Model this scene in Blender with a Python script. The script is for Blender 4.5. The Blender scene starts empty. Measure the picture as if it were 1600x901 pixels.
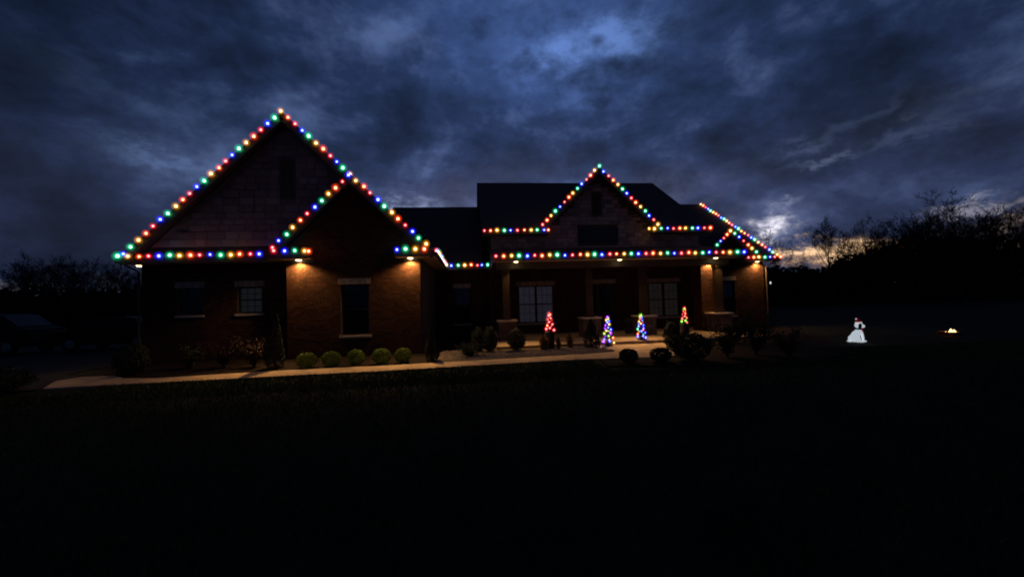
import bpy, bmesh, math, random
import numpy as np
from mathutils import Vector, Matrix, noise as mnoise
random.seed(7); rng = np.random.default_rng(7)
sc = bpy.context.scene
col = sc.collection
R = math.radians
# ------------------------------------------------------------------ camera
TH, PI_, RO, FPX, CAMZ = .1072, .0311, .0302, 625.0, 1.7
cd = bpy.data.cameras.new('camera'); cam = bpy.data.objects.new('camera', cd); col.objects.link(cam)
F = Vector((math.sin(TH)*math.cos(PI_), math.cos(TH)*math.cos(PI_), math.sin(PI_)))
R0 = Vector((math.cos(TH), -math.sin(TH), 0)); U0 = R0.cross(F)
Rr = math.cos(RO)*R0 - math.sin(RO)*U0; Uu = math.sin(RO)*R0 + math.cos(RO)*U0
cam.matrix_world = Matrix(((Rr.x, Uu.x, -F.x, 0), (Rr.y, Uu.y, -F.y, 0), (Rr.z, Uu.z, -F.z, CAMZ), (0, 0, 0, 1)))
cd.sensor_fit = 'HORIZONTAL'; cd.sensor_width = 36; cd.lens = FPX/1600*36; cd.clip_end = 2000; cd.clip_start = .05
sc.camera = cam
sc.view_settings.view_transform = 'Standard'; sc.view_settings.look = 'None'
sc.view_settings.exposure = 0; sc.view_settings.gamma = 1
sc.cycles.use_denoising = True
sc.cycles.filter_width = 1.9
sc.cycles.sample_clamp_indirect = 4
sc.cycles.max_bounces = 4; sc.cycles.diffuse_bounces = 2; sc.cycles.transparent_max_bounces = 20
sc.cycles.use_adaptive_sampling = True; sc.cycles.adaptive_threshold = .02
# ------------------------------------------------------------------ world: heavy dusk clouds
W = bpy.data.worlds.new('World'); sc.world = W; W.use_nodes = True
wt = W.node_tree; wt.nodes.clear()
def N(t, typ, **k):
    n = t.nodes.new(typ)
    for a, b in k.items(): setattr(n, a, b)
    return n
def M_(op, a, b=None, c=None, t=wt, clamp=False):
    n = N(t, 'ShaderNodeMath', operation=op); n.use_clamp = clamp
    for i, v in enumerate((a, b, c)):
        if v is None: continue
        if isinstance(v, (int, float)): n.inputs[i].default_value = v
        else: t.links.new(v, n.inputs[i])
    return n.outputs[0]
def V_(op, a, b=None, t=wt):
    n = N(t, 'ShaderNodeVectorMath', operation=op)
    for i, v in enumerate((a, b)):
        if v is None: continue
        if isinstance(v, (tuple, list)): n.inputs[i].default_value = v
        elif isinstance(v, (int, float)): n.inputs['Scale'].default_value = v
        else:
            if op == 'SCALE' and i == 1: t.links.new(v, n.inputs['Scale'])
            else: t.links.new(v, n.inputs[i])
    return n.outputs[0]
def NOISE(vec, scale, detail=6, rough=.55, dist=0, t=wt):
    n = N(t, 'ShaderNodeTexNoise'); n.inputs['Scale'].default_value = scale; n.inputs['Detail'].default_value = detail
    n.inputs['Roughness'].default_value = rough; n.inputs['Distortion'].default_value = dist
    if vec is not None: t.links.new(vec, n.inputs['Vector'])
    return n
def RAMP(fac, stops, t=wt, interp='LINEAR'):
    n = N(t, 'ShaderNodeValToRGB'); cr = n.color_ramp; cr.interpolation = interp
    while len(cr.elements) < len(stops): cr.elements.new(.5)
    for e, (p, c) in zip(cr.elements, stops): e.position = p; e.color = (*c, 1) if len(c) == 3 else c
    t.links.new(fac, n.inputs[0]); return n.outputs[0]
tc = N(wt, 'ShaderNodeTexCoord'); D = tc.outputs['Generated']
sep = N(wt, 'ShaderNodeSeparateXYZ'); wt.links.new(D, sep.inputs[0]); dx, dy, dz = sep.outputs
zc = M_('ADD', M_('MAXIMUM', dz, 0.0), .34)
cmb = N(wt, 'ShaderNodeCombineXYZ'); wt.links.new(M_('DIVIDE', dx, zc), cmb.inputs[0]); wt.links.new(M_('DIVIDE', dy, zc), cmb.inputs[1])
P2 = cmb.outputs[0]
warp = NOISE(P2, .9, 2); wv = V_('SCALE', V_('SUBTRACT', warp.outputs['Color'], (.5, .5, .5)), .8)
P3 = V_('ADD', P2, wv)
D2 = V_('MULTIPLY', D, (1, 1, 1.6))
n1 = NOISE(V_('ADD', D2, (3.1, 1.7, 0)), 5.0, 7, .60, .1).outputs[0]
n2 = NOISE(V_('ADD', D2, (8.3, 4.2, 2)), 1.9, 2, .5).outputs[0]
n3 = NOISE(V_('ADD', P3, (1, 5, 0)), 1.6, 5, .6).outputs[0]
dens = M_('ADD', M_('ADD', M_('MULTIPLY', n1, .68), M_('MULTIPLY', n2, .22)), M_('MULTIPLY', n3, .10))
base = RAMP(dens, [(.38, (.0090, .0165, .040)), (.45, (.0130, .0250, .0660)), (.52, (.0215, .0405, .1120)), (.57, (.042, .071, .176)), (.64, (.085, .135, .30))])
# clear evening sky, far dimmer than day, seen thinly through the deck
sky = N(wt, 'ShaderNodeTexSky', sky_type='NISHITA'); sky.sun_disc = False; sky.sun_elevation = R(-2); sky.sun_rotation = R(46)
skyc = V_('SCALE', sky.outputs[0], .004)
az = M_('MULTIPLY', M_('ARCTAN2', dx, dy), 57.2958); el = M_('MULTIPLY', M_('ARCSINE', dz), 57.2958)
wn = NOISE(V_('MULTIPLY', D, (1, 1, 1.8)), 11, 6, .66); ws = N(wt, 'ShaderNodeSeparateColor'); wt.links.new(wn.outputs['Color'], ws.inputs[0])
azw = M_('ADD', az, M_('MULTIPLY', M_('SUBTRACT', ws.outputs[0], .5), 13)); elw = M_('ADD', el, M_('MULTIPLY', M_('SUBTRACT', ws.outputs[1], .5), 8))
brk = M_('MULTIPLY', M_('SUBTRACT', NOISE(D2, 11, 4, .58).outputs[0], .25), 3.6, clamp=True)
total = V_('ADD', base, skyc)
# low haze band above the horizon, purple grey
hz = M_('EXPONENT', M_('MULTIPLY', M_('POWER', M_('DIVIDE', M_('SUBTRACT', el, 10.0), 9.0), 2.0), -1.0))
total = V_('ADD', total, V_('SCALE', V_('MULTIPLY', (.018, .016, .026), (1, 1, 1)), M_('MULTIPLY', hz, M_('MULTIPLY', n1, 1.6))))
def patch(a0, e0, sa, se, c, tilt=0., raw=False):
    global total
    A, E_ = (az, el) if raw else (azw, elw)
    da = M_('SUBTRACT', A, a0); de = M_('SUBTRACT', M_('SUBTRACT', E_, e0), M_('MULTIPLY', da, tilt))
    q = M_('ADD', M_('POWER', M_('DIVIDE', da, sa), 2.0), M_('POWER', M_('DIVIDE', de, se), 2.0))
    total = V_('ADD', total, V_('SCALE', V_('MULTIPLY', c, (1, 1, 1)), M_('MULTIPLY', brk, M_('EXPONENT', M_('MULTIPLY', q, -1.0)))))
patch(13, 32, 15, 5.5, (.034, .070, .20)); patch(13.5, 31.5, 5, 1.8, (.08, .14, .33)); patch(22, 32.5, 6, 1.6, (.08, .14, .32), -.1)
patch(8, 38, 25, 5, (.012, .026, .075)); patch(17, 27, 5, 1.6, (.028, .05, .13), .2)
patch(-34.5, 16.3, 3.2, .75, (.055, .09, .17), -.12); patch(-34, 16, 8, 2.5, (.02, .03, .055)); patch(-36, 21, 9, 1.4, (.016, .026, .05), -.2)
patch(-7.1, 13.2, 2.8, 1.1, (.26, .31, .50)); patch(-4, 14, 8, 3, (.03, .03, .05)); patch(4.7, 13.4, 4, 1.6, (.09, .09, .14)); patch(10, 17, 12, 3, (.018, .02, .04))
patch(38.9, 8.0, 1.75, .85, (1.35, 1.27, 1.32), -.18); patch(38.5, 8.6, 5, 2.0, (.07, .068, .10)); patch(40.6, 10.0, 1.6, .4, (.16, .17, .21), .1)
patch(44.8, 4.5, 6.0, .72, (1.45, .88, .42), .02); patch(52, 3.7, 9, .7, (.7, .40, .16)); patch(40.3, 4.9, 2.8, .6, (.6, .42, .25))
patch(44.3, 14.2, 2.2, .45, (.085, .105, .17)); patch(43.4, 16.6, 2.6, .9, (.045, .062, .12), .12); patch(48, 18.0, 3, .7, (.018, .025, .042), .22)
patch(57, 18.3, 4, 1.0, (.022, .030, .046), .2); patch(52, 15.6, 5, .7, (.030, .04, .065), .15); patch(33, 14, 6, 2, (.022, .024, .045)); patch(28, 13.4, 5, 2, (.04, .04, .065))
patch(56.4, 7.3, 2.2, .5, (.30, .27, .27)); patch(57.6, 5.6, 2.2, .5, (.42, .30, .21)); patch(-44, 2.4, 4.5, .6, (.16, .145, .15)); patch(-30, 10, 10, 4, (.006, .010, .022))
side = M_('EXPONENT', M_('MULTIPLY', M_('POWER', M_('DIVIDE', M_('SUBTRACT', az, 11.0), 50.0), 2.0), -1.0))   # sky dimmed to the sides and behind, imitating lens vignetting
total = V_('SCALE', total, M_('MULTIPLY_ADD', side, .62, .38))
down = M_('MULTIPLY', M_('ADD', dz, .02), 40.0, clamp=True)
total = V_('SCALE', total, M_('MULTIPLY_ADD', down, .92, .08))
bg = N(wt, 'ShaderNodeBackground'); wt.links.new(total, bg.inputs[0]); bg.inputs[1].default_value = .93
wo = N(wt, 'ShaderNodeOutputWorld'); wt.links.new(bg.outputs[0], wo.inputs[0])
W.cycles.sampling_method = 'NONE'
# (no sun lamp: the sun has set behind the deck; the lamps of the house are built with their fixtures)
# ------------------------------------------------------------------ materials
MAT = {}
def mat(name, c, rough=.8, var=.25, scale=6., spec=.3, bump=0., bscale=30., emit=None, es=0., metal=0., attr=None):
    m = bpy.data.materials.new(name); m.use_nodes = True; t = m.node_tree; b = t.nodes['Principled BSDF']
    b.inputs['Roughness'].default_value = rough; b.inputs['Specular IOR Level'].default_value = spec; b.inputs['Metallic'].default_value = metal
    co = N(t, 'ShaderNodeTexCoord').outputs['Object']
    if var > 0:
        f = NOISE(co, scale, 5, .6, t=t).outputs[0]
        lo = tuple(v*(1-var) for v in c); hi = tuple(min(1, v*(1+var)) for v in c)
        cc = RAMP(f, [(.3, lo), (.7, hi)], t=t)
        if attr:
            at = N(t, 'ShaderNodeAttribute'); at.attribute_name = attr
            cc = V_('MULTIPLY', cc, at.outputs['Color'], t=t)
        t.links.new(cc, b.inputs['Base Color'])
    else: b.inputs['Base Color'].default_value = (*c, 1)
    if bump:
        bn = N(t, 'ShaderNodeBump'); bn.inputs['Strength'].default_value = bump; bn.inputs['Distance'].default_value = .02
        t.links.new(NOISE(co, bscale, 6, .6, t=t).outputs[0], bn.inputs['Height']); t.links.new(bn.outputs[0], b.inputs['Normal'])
    if emit: b.inputs['Emission Color'].default_value = (*emit, 1); b.inputs['Emission Strength'].default_value = es
    MAT[name] = m; return m
mat('brick', (.084, .036, .018), .9, .35, 9, .2, .5, 60, attr='tint')
mat('mortar', (.075, .060, .050), .95, .2, 20)
mat('stone_plain', (.25, .195, .205), .9, .2, 7, .2, .6, 25)
mat('post_wood', (.060, .038, .022), .7, .3, 8, bump=.3)
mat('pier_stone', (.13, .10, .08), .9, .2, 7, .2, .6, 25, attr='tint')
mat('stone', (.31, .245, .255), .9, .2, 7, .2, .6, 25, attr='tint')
mat('soldier', (.42, .36, .32), .9, .25, 9, .2, attr='tint')
mat('sill', (.55, .47, .38), .8, .15, 8)
mat('cap', (.70, .58, .46), .8, .15, 8)
mat('roof', (.085, .068, .066), .95, .45, 14, .15, .7, 40)
mat('trim', (.10, .085, .08), .6, .15, 4)
mat('soffit', (.66, .55, .42), .7, .08, 4)
mat('wood', (.10, .062, .034), .7, .3, 8, bump=.3)
mat('frame', (.035, .032, .032), .5, .1, 5)
mat('dark', (.012, .012, .014), .7, .1, 3)  # near-black stands in for the unlit rooms behind the panes
mat('curtain', (.72, .70, .78), .9, .12, 5, emit=(.62, .60, .80), es=.016)  # faint emission added to brighten the curtain; no lamp behind it
mat('unlit_drive', (.030, .029, .030), .95, .3, 5, .1, .4, 40)  # near-black stands in for the driveway where no lamplight falls
mat('door', (.05, .032, .024), .45, .3, 5)
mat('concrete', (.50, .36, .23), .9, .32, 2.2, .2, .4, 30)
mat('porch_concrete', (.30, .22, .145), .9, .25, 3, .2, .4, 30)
mat('mulch', (.018, .012, .009), 1, .5, 12, .1, .8, 30)
mat('gravel', (.26, .21, .17), .9, .45, 12, .2)
mat('ground', (.017, .020, .012), 1, .45, 1.3, .1, .6, 12)
mat('grass', (.055, .075, .020), .85, .45, 1.2, .2)
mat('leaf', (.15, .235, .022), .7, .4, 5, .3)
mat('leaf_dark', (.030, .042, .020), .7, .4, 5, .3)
mat('leaf_red', (.034, .010, .010), .7, .4, 6, .3)
mat('leaf_tan', (.15, .085, .045), .8, .4, 6, .2)
mat('needle', (.020, .050, .022), .7, .3, 8)
mat('bark', (.035, .029, .026), .95, .3, 4)
mat('stem', (.05, .035, .022), .9, .2, 8)
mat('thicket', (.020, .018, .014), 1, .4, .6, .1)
mat('cable', (.010, .022, .012), .6, .1, 5)
mat('pot', (.035, .03, .028), .5, .3, 6)
mat('car_paint', (.010, .009, .010), .6, .1, 2, .2); mat('car_red', (.022, .006, .007), .6, .1, 2, .2)
mat('bronze', (.11, .08, .055), .5, .1, 4)
mat('sheer', (.60, .57, .52), .9, .12, 5, emit=(.60, .60, .52), es=.010)  # glow put into the cloth, no room lamp modelled
mat('sheer_warm', (.60, .57, .52), .9, .12, 5, emit=(.70, .62, .50), es=.009)  # same cloth with a warmer glow put in
mat('car_glass', (.006, .006, .008), .35, 0, spec=.25)
mat('tyre', (.012, .012, .012), .9, .1, 4); mat('rim', (.25, .25, .26), .35, .1, 4, metal=.8)
mat('lens_red', (.25, .01, .012), .3, .1, 4, .5)
mat('steel', (.05, .045, .04), .6, .3, 6, metal=.5)
mat('firebrick', (.12, .05, .035), .9, .35, 8, .2, .4, 40)
mat('flame', (.8, .5, .2), .9, 0, emit=(1, .62, .22), es=4.)
mat('ember', (.1, .03, .02), .9, .3, 12, emit=(1, .12, .02), es=.9)
mat('dog_white', (.75, .78, .82), .6, .06, 4, emit=(.80, .90, 1.0), es=.52)
mat('dog_black', (.02, .02, .025), .7, .1, 4)
mat('dog_red', (.45, .02, .03), .7, .1, 4, emit=(.9, .015, .02), es=.05)
mat('hat_white', (.8, .75, .78), .8, .05, 8, emit=(1, .8, .85), es=.45)
mat('lamp_lens', (.9, .85, .7), .5, 0, emit=(1, .78, .36), es=6.)
mat('lamp_trim', (.5, .42, .33), .5, .05, 4)
mat('far_lens', (.9, .9, .85), .5, 0, emit=(1, .95, .85), es=.8)
def glass_mat():
    m = bpy.data.materials.new('glass'); m.use_nodes = True; t = m.node_tree; t.nodes.clear()
    fr = N(t, 'ShaderNodeFresnel'); fr.inputs[0].default_value = 1.5
    tr = N(t, 'ShaderNodeBsdfTransparent'); tr.inputs[0].default_value = (.86, .88, .9, 1)
    gl = N(t, 'ShaderNodeBsdfGlossy'); gl.inputs['Roughness'].default_value = .02
    mx = N(t, 'ShaderNodeMixShader'); o = N(t, 'ShaderNodeOutputMaterial')
    t.links.new(fr.outputs[0], mx.inputs[0]); t.links.new(tr.outputs[0], mx.inputs[1]); t.links.new(gl.outputs[0], mx.inputs[2]); t.links.new(mx.outputs[0], o.inputs[0])
    MAT['glass'] = m
glass_mat()
def bulb_mats(k, halo, core, hs, cs):  # two oversized glowing shells round each bulb imitate lens glare
    for nm, st_ in (('glare_inner_', hs), ('glare_outer_', hs*.30)):
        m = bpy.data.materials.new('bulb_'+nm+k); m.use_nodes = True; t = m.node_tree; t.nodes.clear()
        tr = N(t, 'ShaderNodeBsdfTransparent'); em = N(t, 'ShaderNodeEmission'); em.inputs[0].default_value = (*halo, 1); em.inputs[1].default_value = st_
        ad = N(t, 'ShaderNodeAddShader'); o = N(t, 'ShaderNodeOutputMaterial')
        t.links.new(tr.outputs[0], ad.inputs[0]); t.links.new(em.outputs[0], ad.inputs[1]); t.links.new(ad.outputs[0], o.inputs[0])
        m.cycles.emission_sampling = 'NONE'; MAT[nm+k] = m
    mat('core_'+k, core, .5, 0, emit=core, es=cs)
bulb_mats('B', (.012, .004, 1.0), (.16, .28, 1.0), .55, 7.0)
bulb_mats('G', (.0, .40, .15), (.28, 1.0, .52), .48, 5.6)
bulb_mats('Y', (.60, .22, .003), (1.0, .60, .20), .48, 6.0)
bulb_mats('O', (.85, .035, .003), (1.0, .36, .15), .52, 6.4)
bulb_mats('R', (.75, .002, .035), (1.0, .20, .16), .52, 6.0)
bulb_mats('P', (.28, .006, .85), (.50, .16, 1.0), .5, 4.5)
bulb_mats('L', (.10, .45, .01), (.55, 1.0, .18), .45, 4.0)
# ------------------------------------------------------------------ mesh helpers
class MB:
    def __init__(s): s.v = []; s.f = []; s.c = []
    def box(s, x0, x1, y0, y1, z0, z1, tint=None):
        n = len(s.v); s.v += [(x0,y0,z0),(x1,y0,z0),(x1,y1,z0),(x0,y1,z0),(x0,y0,z1),(x1,y0,z1),(x1,y1,z1),(x0,y1,z1)]
        s.f += [(n,n+3,n+2,n+1),(n+4,n+5,n+6,n+7),(n,n+1,n+5,n+4),(n+1,n+2,n+6,n+5),(n+2,n+3,n+7,n+6),(n+3,n,n+4,n+7)]
        s.c += [tint or (1, 1, 1)]*8; return s
    def prism(s, poly, axis, a, b):
        """poly: list of 2D points; axis 'y': poly in xz extruded y a->b ; 'x': poly in yz ; 'z': poly in xy"""
        n = len(s.v); m = len(poly)
        mk = {'y': lambda p, t: (p[0], t, p[1]), 'x': lambda p, t: (t, p[0], p[1]), 'z': lambda p, t: (p[0], p[1], t)}[axis]
        s.v += [mk(p, a) for p in poly] + [mk(p, b) for p in poly]; s.c += [(1, 1, 1)]*(2*m)
        s.f += [tuple(range(n, n+m)), tuple(range(n+2*m-1, n+m-1, -1))] + [(n+i, n+m+i, n+m+(i+1) % m, n+(i+1) % m) for i in range(m)]
        return s
    def bar(s, p, q, w, h=None, up=(0, 0, 1)):
        h = h or w; p = Vector(p); q = Vector(q); d = (q-p).normalized(); u = Vector(up)
        if abs(d.dot(u)) > .98: u = Vector((0, 1, 0))
        a = d.cross(u).normalized()*w/2; b = a.cross(d).normalized()*h/2; n = len(s.v)
        for c in (p, q): s.v += [tuple(c-a-b), tuple(c+a-b), tuple(c+a+b), tuple(c-a+b)]
        s.c += [(1, 1, 1)]*8
        s.f += [(n,n+1,n+2,n+3),(n+7,n+6,n+5,n+4),(n,n+4,n+5,n+1),(n+1,n+5,n+6,n+2),(n+2,n+6,n+7,n+3),(n+3,n+7,n+4,n)]
        return s
    def tube(s, pts, rad, k=6, cap=True):
        n = len(s.v); pts = [Vector(p) for p in pts]; m = len(pts)
        for i, p in enumerate(pts):
            d = (pts[min(i+1, m-1)]-pts[max(i-1, 0)]).normalized(); u = Vector((0, 0, 1)) if abs(d.z) < .9 else Vector((1, 0, 0))
            a = d.cross(u).normalized(); b = d.cross(a); r = rad[i] if isinstance(rad, (list, tuple)) else rad
            for j in range(k):
                t = 2*math.pi*j/k; s.v.append(tuple(p+a*math.cos(t)*r+b*math.sin(t)*r)); s.c.append((1, 1, 1))
        for i in range(m-1):
            for j in range(k):
                s.f.append((n+i*k+j, n+i*k+(j+1) % k, n+(i+1)*k+(j+1) % k, n+(i+1)*k+j))
        if cap: s.f += [tuple(range(n+k-1, n-1, -1)), tuple(range(n+(m-1)*k, n+m*k))]
        return s
    def lathe(s, prof, c=(0, 0, 0), k=12, axis='z'):
        n = len(s.v); m = len(prof)
        for r, z in prof:
            for j in range(k):
                t = 2*math.pi*j/k; x, y = r*math.cos(t), r*math.sin(t)
                p = (x, y, z) if axis == 'z' else ((z, x, y) if axis == 'x' else (x, z, y))
                s.v.append((c[0]+p[0], c[1]+p[1], c[2]+p[2])); s.c.append((1, 1, 1))
        for i in range(m-1):
            for j in range(k): s.f.append((n+i*k+j, n+i*k+(j+1) % k, n+(i+1)*k+(j+1) % k, n+(i+1)*k+j))
        s.f += [tuple(range(n+k-1, n-1, -1)), tuple(range(n+(m-1)*k, n+m*k))]
        return s
    def mesh(s, name, tint=False, smooth=False):
        me = bpy.data.meshes.new(name); me.from_pydata(s.v, [], s.f)
        if tint:
            a = me.color_attributes.new('tint', 'FLOAT_COLOR', 'POINT')
            a.data.foreach_set('color', np.array([(*c, 1) for c in s.c], 'f').ravel())
        if smooth: me.polygons.foreach_set('use_smooth', [True]*len(me.polygons))
        me.update(); return me
def obj(name, me, m=None, parent=None, loc=None, rot=None, scale=None):
    o = bpy.data.objects.new(name, me); col.objects.link(o)
    if m is not None and me is not None and not me.materials: me.materials.append(MAT[m] if isinstance(m, str) else m)
    if parent is not None: o.parent = parent
    if loc is not None: o.location = loc
    if rot is not None: o.rotation_euler = rot
    if scale is not None: o.scale = scale
    return o
def tag(o, label=None, cat=None, group=None, kind=None):
    if label: o['label'] = label
    if cat: o['category'] = cat
    if group: o['group'] = group
    if kind: o['kind'] = kind
    return o
def empty(name, loc, label=None, cat=None, group=None):
    o = bpy.data.objects.new(name, None); col.objects.link(o); o.location = loc; o.empty_display_size = .2
    return tag(o, label, cat, group)
def leafmesh(name, pts, nrm, size, m, seed=0, jit=1.0):
    """many small leaf quads (folded rhombs), one mesh"""
    g = np.random.default_rng(seed); n = len(pts)
    d = nrm+g.normal(0, .6*jit, (n, 3)); d /= np.linalg.norm(d, axis=1)[:, None]
    t = np.cross(d, g.normal(0, 1, (n, 3))); t /= np.linalg.norm(t, axis=1)[:, None]; b = np.cross(d, t)
    s = (size*g.uniform(.6, 1.4, n))[:, None]
    v = np.stack([pts-t*s, pts+b*s*.5+d*s*.2, pts+t*s, pts-b*s*.5+d*s*.2], 1).reshape(-1, 3)
    f = np.arange(4*n).reshape(-1, 4)
    me = bpy.data.meshes.new(name); me.from_pydata(v.tolist(), [], f.tolist()); me.materials.append(MAT[m]); me.update(); return me
# ------------------------------------------------------------------ ground, paths, beds
def gmesh():
    xs = np.concatenate([np.linspace(-400, -40, 10)[:-1], np.linspace(-40, 60, 81), np.linspace(60, 500, 10)[1:]])
    ys = np.concatenate([np.linspace(-150, -4, 6)[:-1], np.linspace(-4, 40, 61), np.linspace(40, 500, 12)[1:]])
    v = [(x, y, (.02*mnoise.noise(Vector((x*.5, y*.5, 0)))-.02) if (-40 < x < 60 and y < 40) else -.02) for y in ys for x in xs]
    nx = len(xs); f = [(j*nx+i, j*nx+i+1, (j+1)*nx+i+1, (j+1)*nx+i) for j in range(len(ys)-1) for i in range(nx-1)]
    me = bpy.data.meshes.new('ground'); me.from_pydata(v, [], f); me.polygons.foreach_set('use_smooth', [True]*len(f)); return me
tag(obj('ground', gmesh(), 'ground'), kind='structure')
def sheet(name, poly, z0, z1, m): return tag(obj(name, MB().prism(poly, 'z', z0, z1).mesh(name), m), kind='structure')
walk = [(-9.75, 10.30), (-9.0, 10.40), (-7.5, 10.42), (-4.5, 10.52), (-2.2, 10.56), (-.3, 10.70), (2.5, 10.92), (4.0, 10.86), (4.9, 10.72), (5.75, 10.80), (6.05, 11.5), (6.3, 12.4), (6.7, 13.2), (7.0, 13.935),
        (4.2, 13.935), (4.35, 13.1), (4.62, 12.5), (4.45, 12.15), (3.9, 11.97), (2.76, 11.86), (-.29, 11.62), (-2.4, 11.46), (-4.9, 11.44), (-6.5, 11.26), (-8.0, 11.12), (-8.9, 11.35), (-9.5, 11.88), (-10.3, 11.92), (-10.5, 11.4)]
sheet('walkway', walk, -.06, .022, 'concrete')  # wide pale left end shaped to the lamplit patch of the drive
sheet('driveway', [(-9.8, 10.24), (-10.55, 11.4), (-10.36, 11.98), (-11.4, 12.6), (-12.0, 20), (-30, 30), (-40, 26), (-24, 12), (-14, 9.2)], -.06, .014, 'unlit_drive')
sheet('planting_bed', [(-10.6, 12.0), (-9.4, 11.95), (-8.6, 11.34), (-6.5, 11.30), (-4.9, 11.48), (-2.4, 11.50), (-1.0, 11.60), (-1.1, 19.6), (-10.6, 14.4)], -.05, .012, 'mulch')
sheet('planting_bed', [(6.4, 12.4), (6.1, 11.4), (5.85, 10.6), (4.9, 10.66), (3.5, 10.6), (3.4, 9.7), (5.2, 9.3), (8.4, 9.0), (10.5, 10.0), (13, 13.5), (16, 18.4), (11.9, 18.4), (11.9, 13.93), (7.06, 13.93), (6.8, 13.2)], -.05, .012, 'mulch')
gb = [(-.98, 11.62), (-.29, 11.66), (2.76, 11.90), (3.9, 12.01), (4.40, 12.18), (4.56, 12.5), (4.30, 13.1), (4.14, 13.93), (.86, 13.93), (.8, 19.5), (-1.04, 19.5)]
sheet('gravel_bed', gb, -.05, .010, 'mulch')
def inpoly(x, y, P):
    c = False
    for i in range(len(P)):
        (x0, y0), (x1, y1) = P[i], P[i-1]
        if (y0 > y) != (y1 > y) and x < (x1-x0)*(y-y0)/(y1-y0)+x0: c = not c
    return c
st = MB(); k = 0
while k < 5200:
    x, y = random.uniform(-1, 4.6), random.uniform(11.6, 14.2)
    if not inpoly(x, y, gb): continue
    k += 1; r = random.uniform(.018, .045); n = len(st.v)
    st.v += [(x+r*math.cos(a)*random.uniform(.8, 1.2), y+r*math.sin(a)*random.uniform(.8, 1.2), .008) for a in (0, 1.26, 2.5, 3.77, 5.0)]+[(x+.3*r, y, .012+r*.8), (x-.4*r, y+.2*r, .012+r*.7)]
    tnt = random.uniform(.6, 1.3); st.c += [(tnt, tnt, tnt)]*7
    st.f += [(n, n+1, n+5), (n+1, n+2, n+6), (n+2, n+3, n+6), (n+3, n+4, n+6), (n+4, n, n+5), (n+1, n+6, n+5), (n+4, n+5, n+6)]
tag(obj('gravel', st.mesh('gravel'), 'gravel'), 'loose pale gravel filling the bed between walk and porch', 'gravel', kind='stuff')
# lawn blades
def blades():
    n = 130000
    X = rng.uniform(-14, 20, n); Y = np.where(rng.random(n) < .4, rng.uniform(8.6, 10.9, n), rng.uniform(.8, 9.5, n))
    keep = np.array([not (inpoly(x, y, walk) or (x < -8.6 and y > 9.6) or (3.3 < x < 10 and y > 9.1)) for x, y in zip(X, Y)])
    keep &= ~((Y > 10.95)); X, Y = X[keep], Y[keep]; n = len(X)
    h = rng.uniform(.03, .075, n); a = rng.uniform(0, 6.28, n); w = rng.uniform(.006, .014, n)
    lx = rng.normal(0, .025, n); ly = rng.normal(0, .025, n); z = np.full(n, -.03)
    v = np.stack([np.stack([X-w*np.cos(a), Y-w*np.sin(a), z], 1), np.stack([X+w*np.cos(a), Y+w*np.sin(a), z], 1), np.stack([X+lx, Y+ly, h], 1)], 1).reshape(-1, 3)
    me = bpy.data.meshes.new('lawn_grass'); me.from_pydata(v.tolist(), [], np.arange(3*n).reshape(-1, 3).tolist()); return me
tag(obj('lawn_grass', blades(), 'grass'), 'short dark green grass of the front lawn', 'grass', kind='stuff')
# ------------------------------------------------------------------ house
HO = Vector((2.2, 19., 0))
house = empty('brick_house', HO, 'long dark brick house with lit gables and a deep front porch', 'house')
def part(name, mb, m, tint=False, smooth=False): return obj(name, mb.mesh(name, tint, smooth), m, house, tuple(-HO))
def sub(name, mb, m, parent, tint=False): return obj(name, mb.mesh(name, tint), m, parent)
def holed(mb, x0, x1, z0, z1, y0, y1, holes):
    xs = sorted({x0, x1, *[h[0] for h in holes], *[h[1] for h in holes]})
    for a, b in zip(xs, xs[1:]):
        hs = sorted([(h[2], h[3]) for h in holes if h[0] <= a+1e-6 and h[1] >= b-1e-6]); z = z0
        for h0, h1 in hs:
            if h0 > z: mb.box(a, b, y0, y1, z, h0)
            z = h1
        if z < z1: mb.box(a, b, y0, y1, z, z1)
    return mb
def bricks(x0, x1, z0, z1, y, holes=(), top=None, L=.215, Hh=.075, j=.011, pal=None, jx=.0, y1=None):
    """running-bond bricks standing 9-13 mm proud of the mortar, one joined mesh"""
    mb = MB(); r = 0; z = z0
    while z < z1-.02:
        x = x0-(L/2 if r % 2 else 0); zt = min(z+Hh-j, z1)
        while x < x1:
            l = L*(1+random.uniform(-jx, jx)) if jx else L
            a, b = max(x, x0), min(x+l-j, x1); x += l
            if b-a < .03: continue
            if top and (zt > top(a) or zt > top(b)):
                if min(top(a), top(b)) - z < .03: continue
                zz = min(top(a), top(b))
            else: zz = zt
            segs = [(a, b)]
            for h in holes:
                if zz > h[2]-.004 and z < h[3]+.004:
                    segs = [s for p, q in segs for s in ((p, min(q, h[0]-.006)), (max(p, h[1]+.006), q)) if s[1]-s[0] > .02]
            t = random.uniform(.62, 1.25); tr = t*random.uniform(.92, 1.1); c = (tr, t, t*random.uniform(.9, 1.1))
            for p, q in segs: mb.box(p, q, y-random.uniform(.009, .013), (y+.004) if y1 is None else y1, z, zz, c)
        z += Hh; r += 1
    return mb
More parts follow.
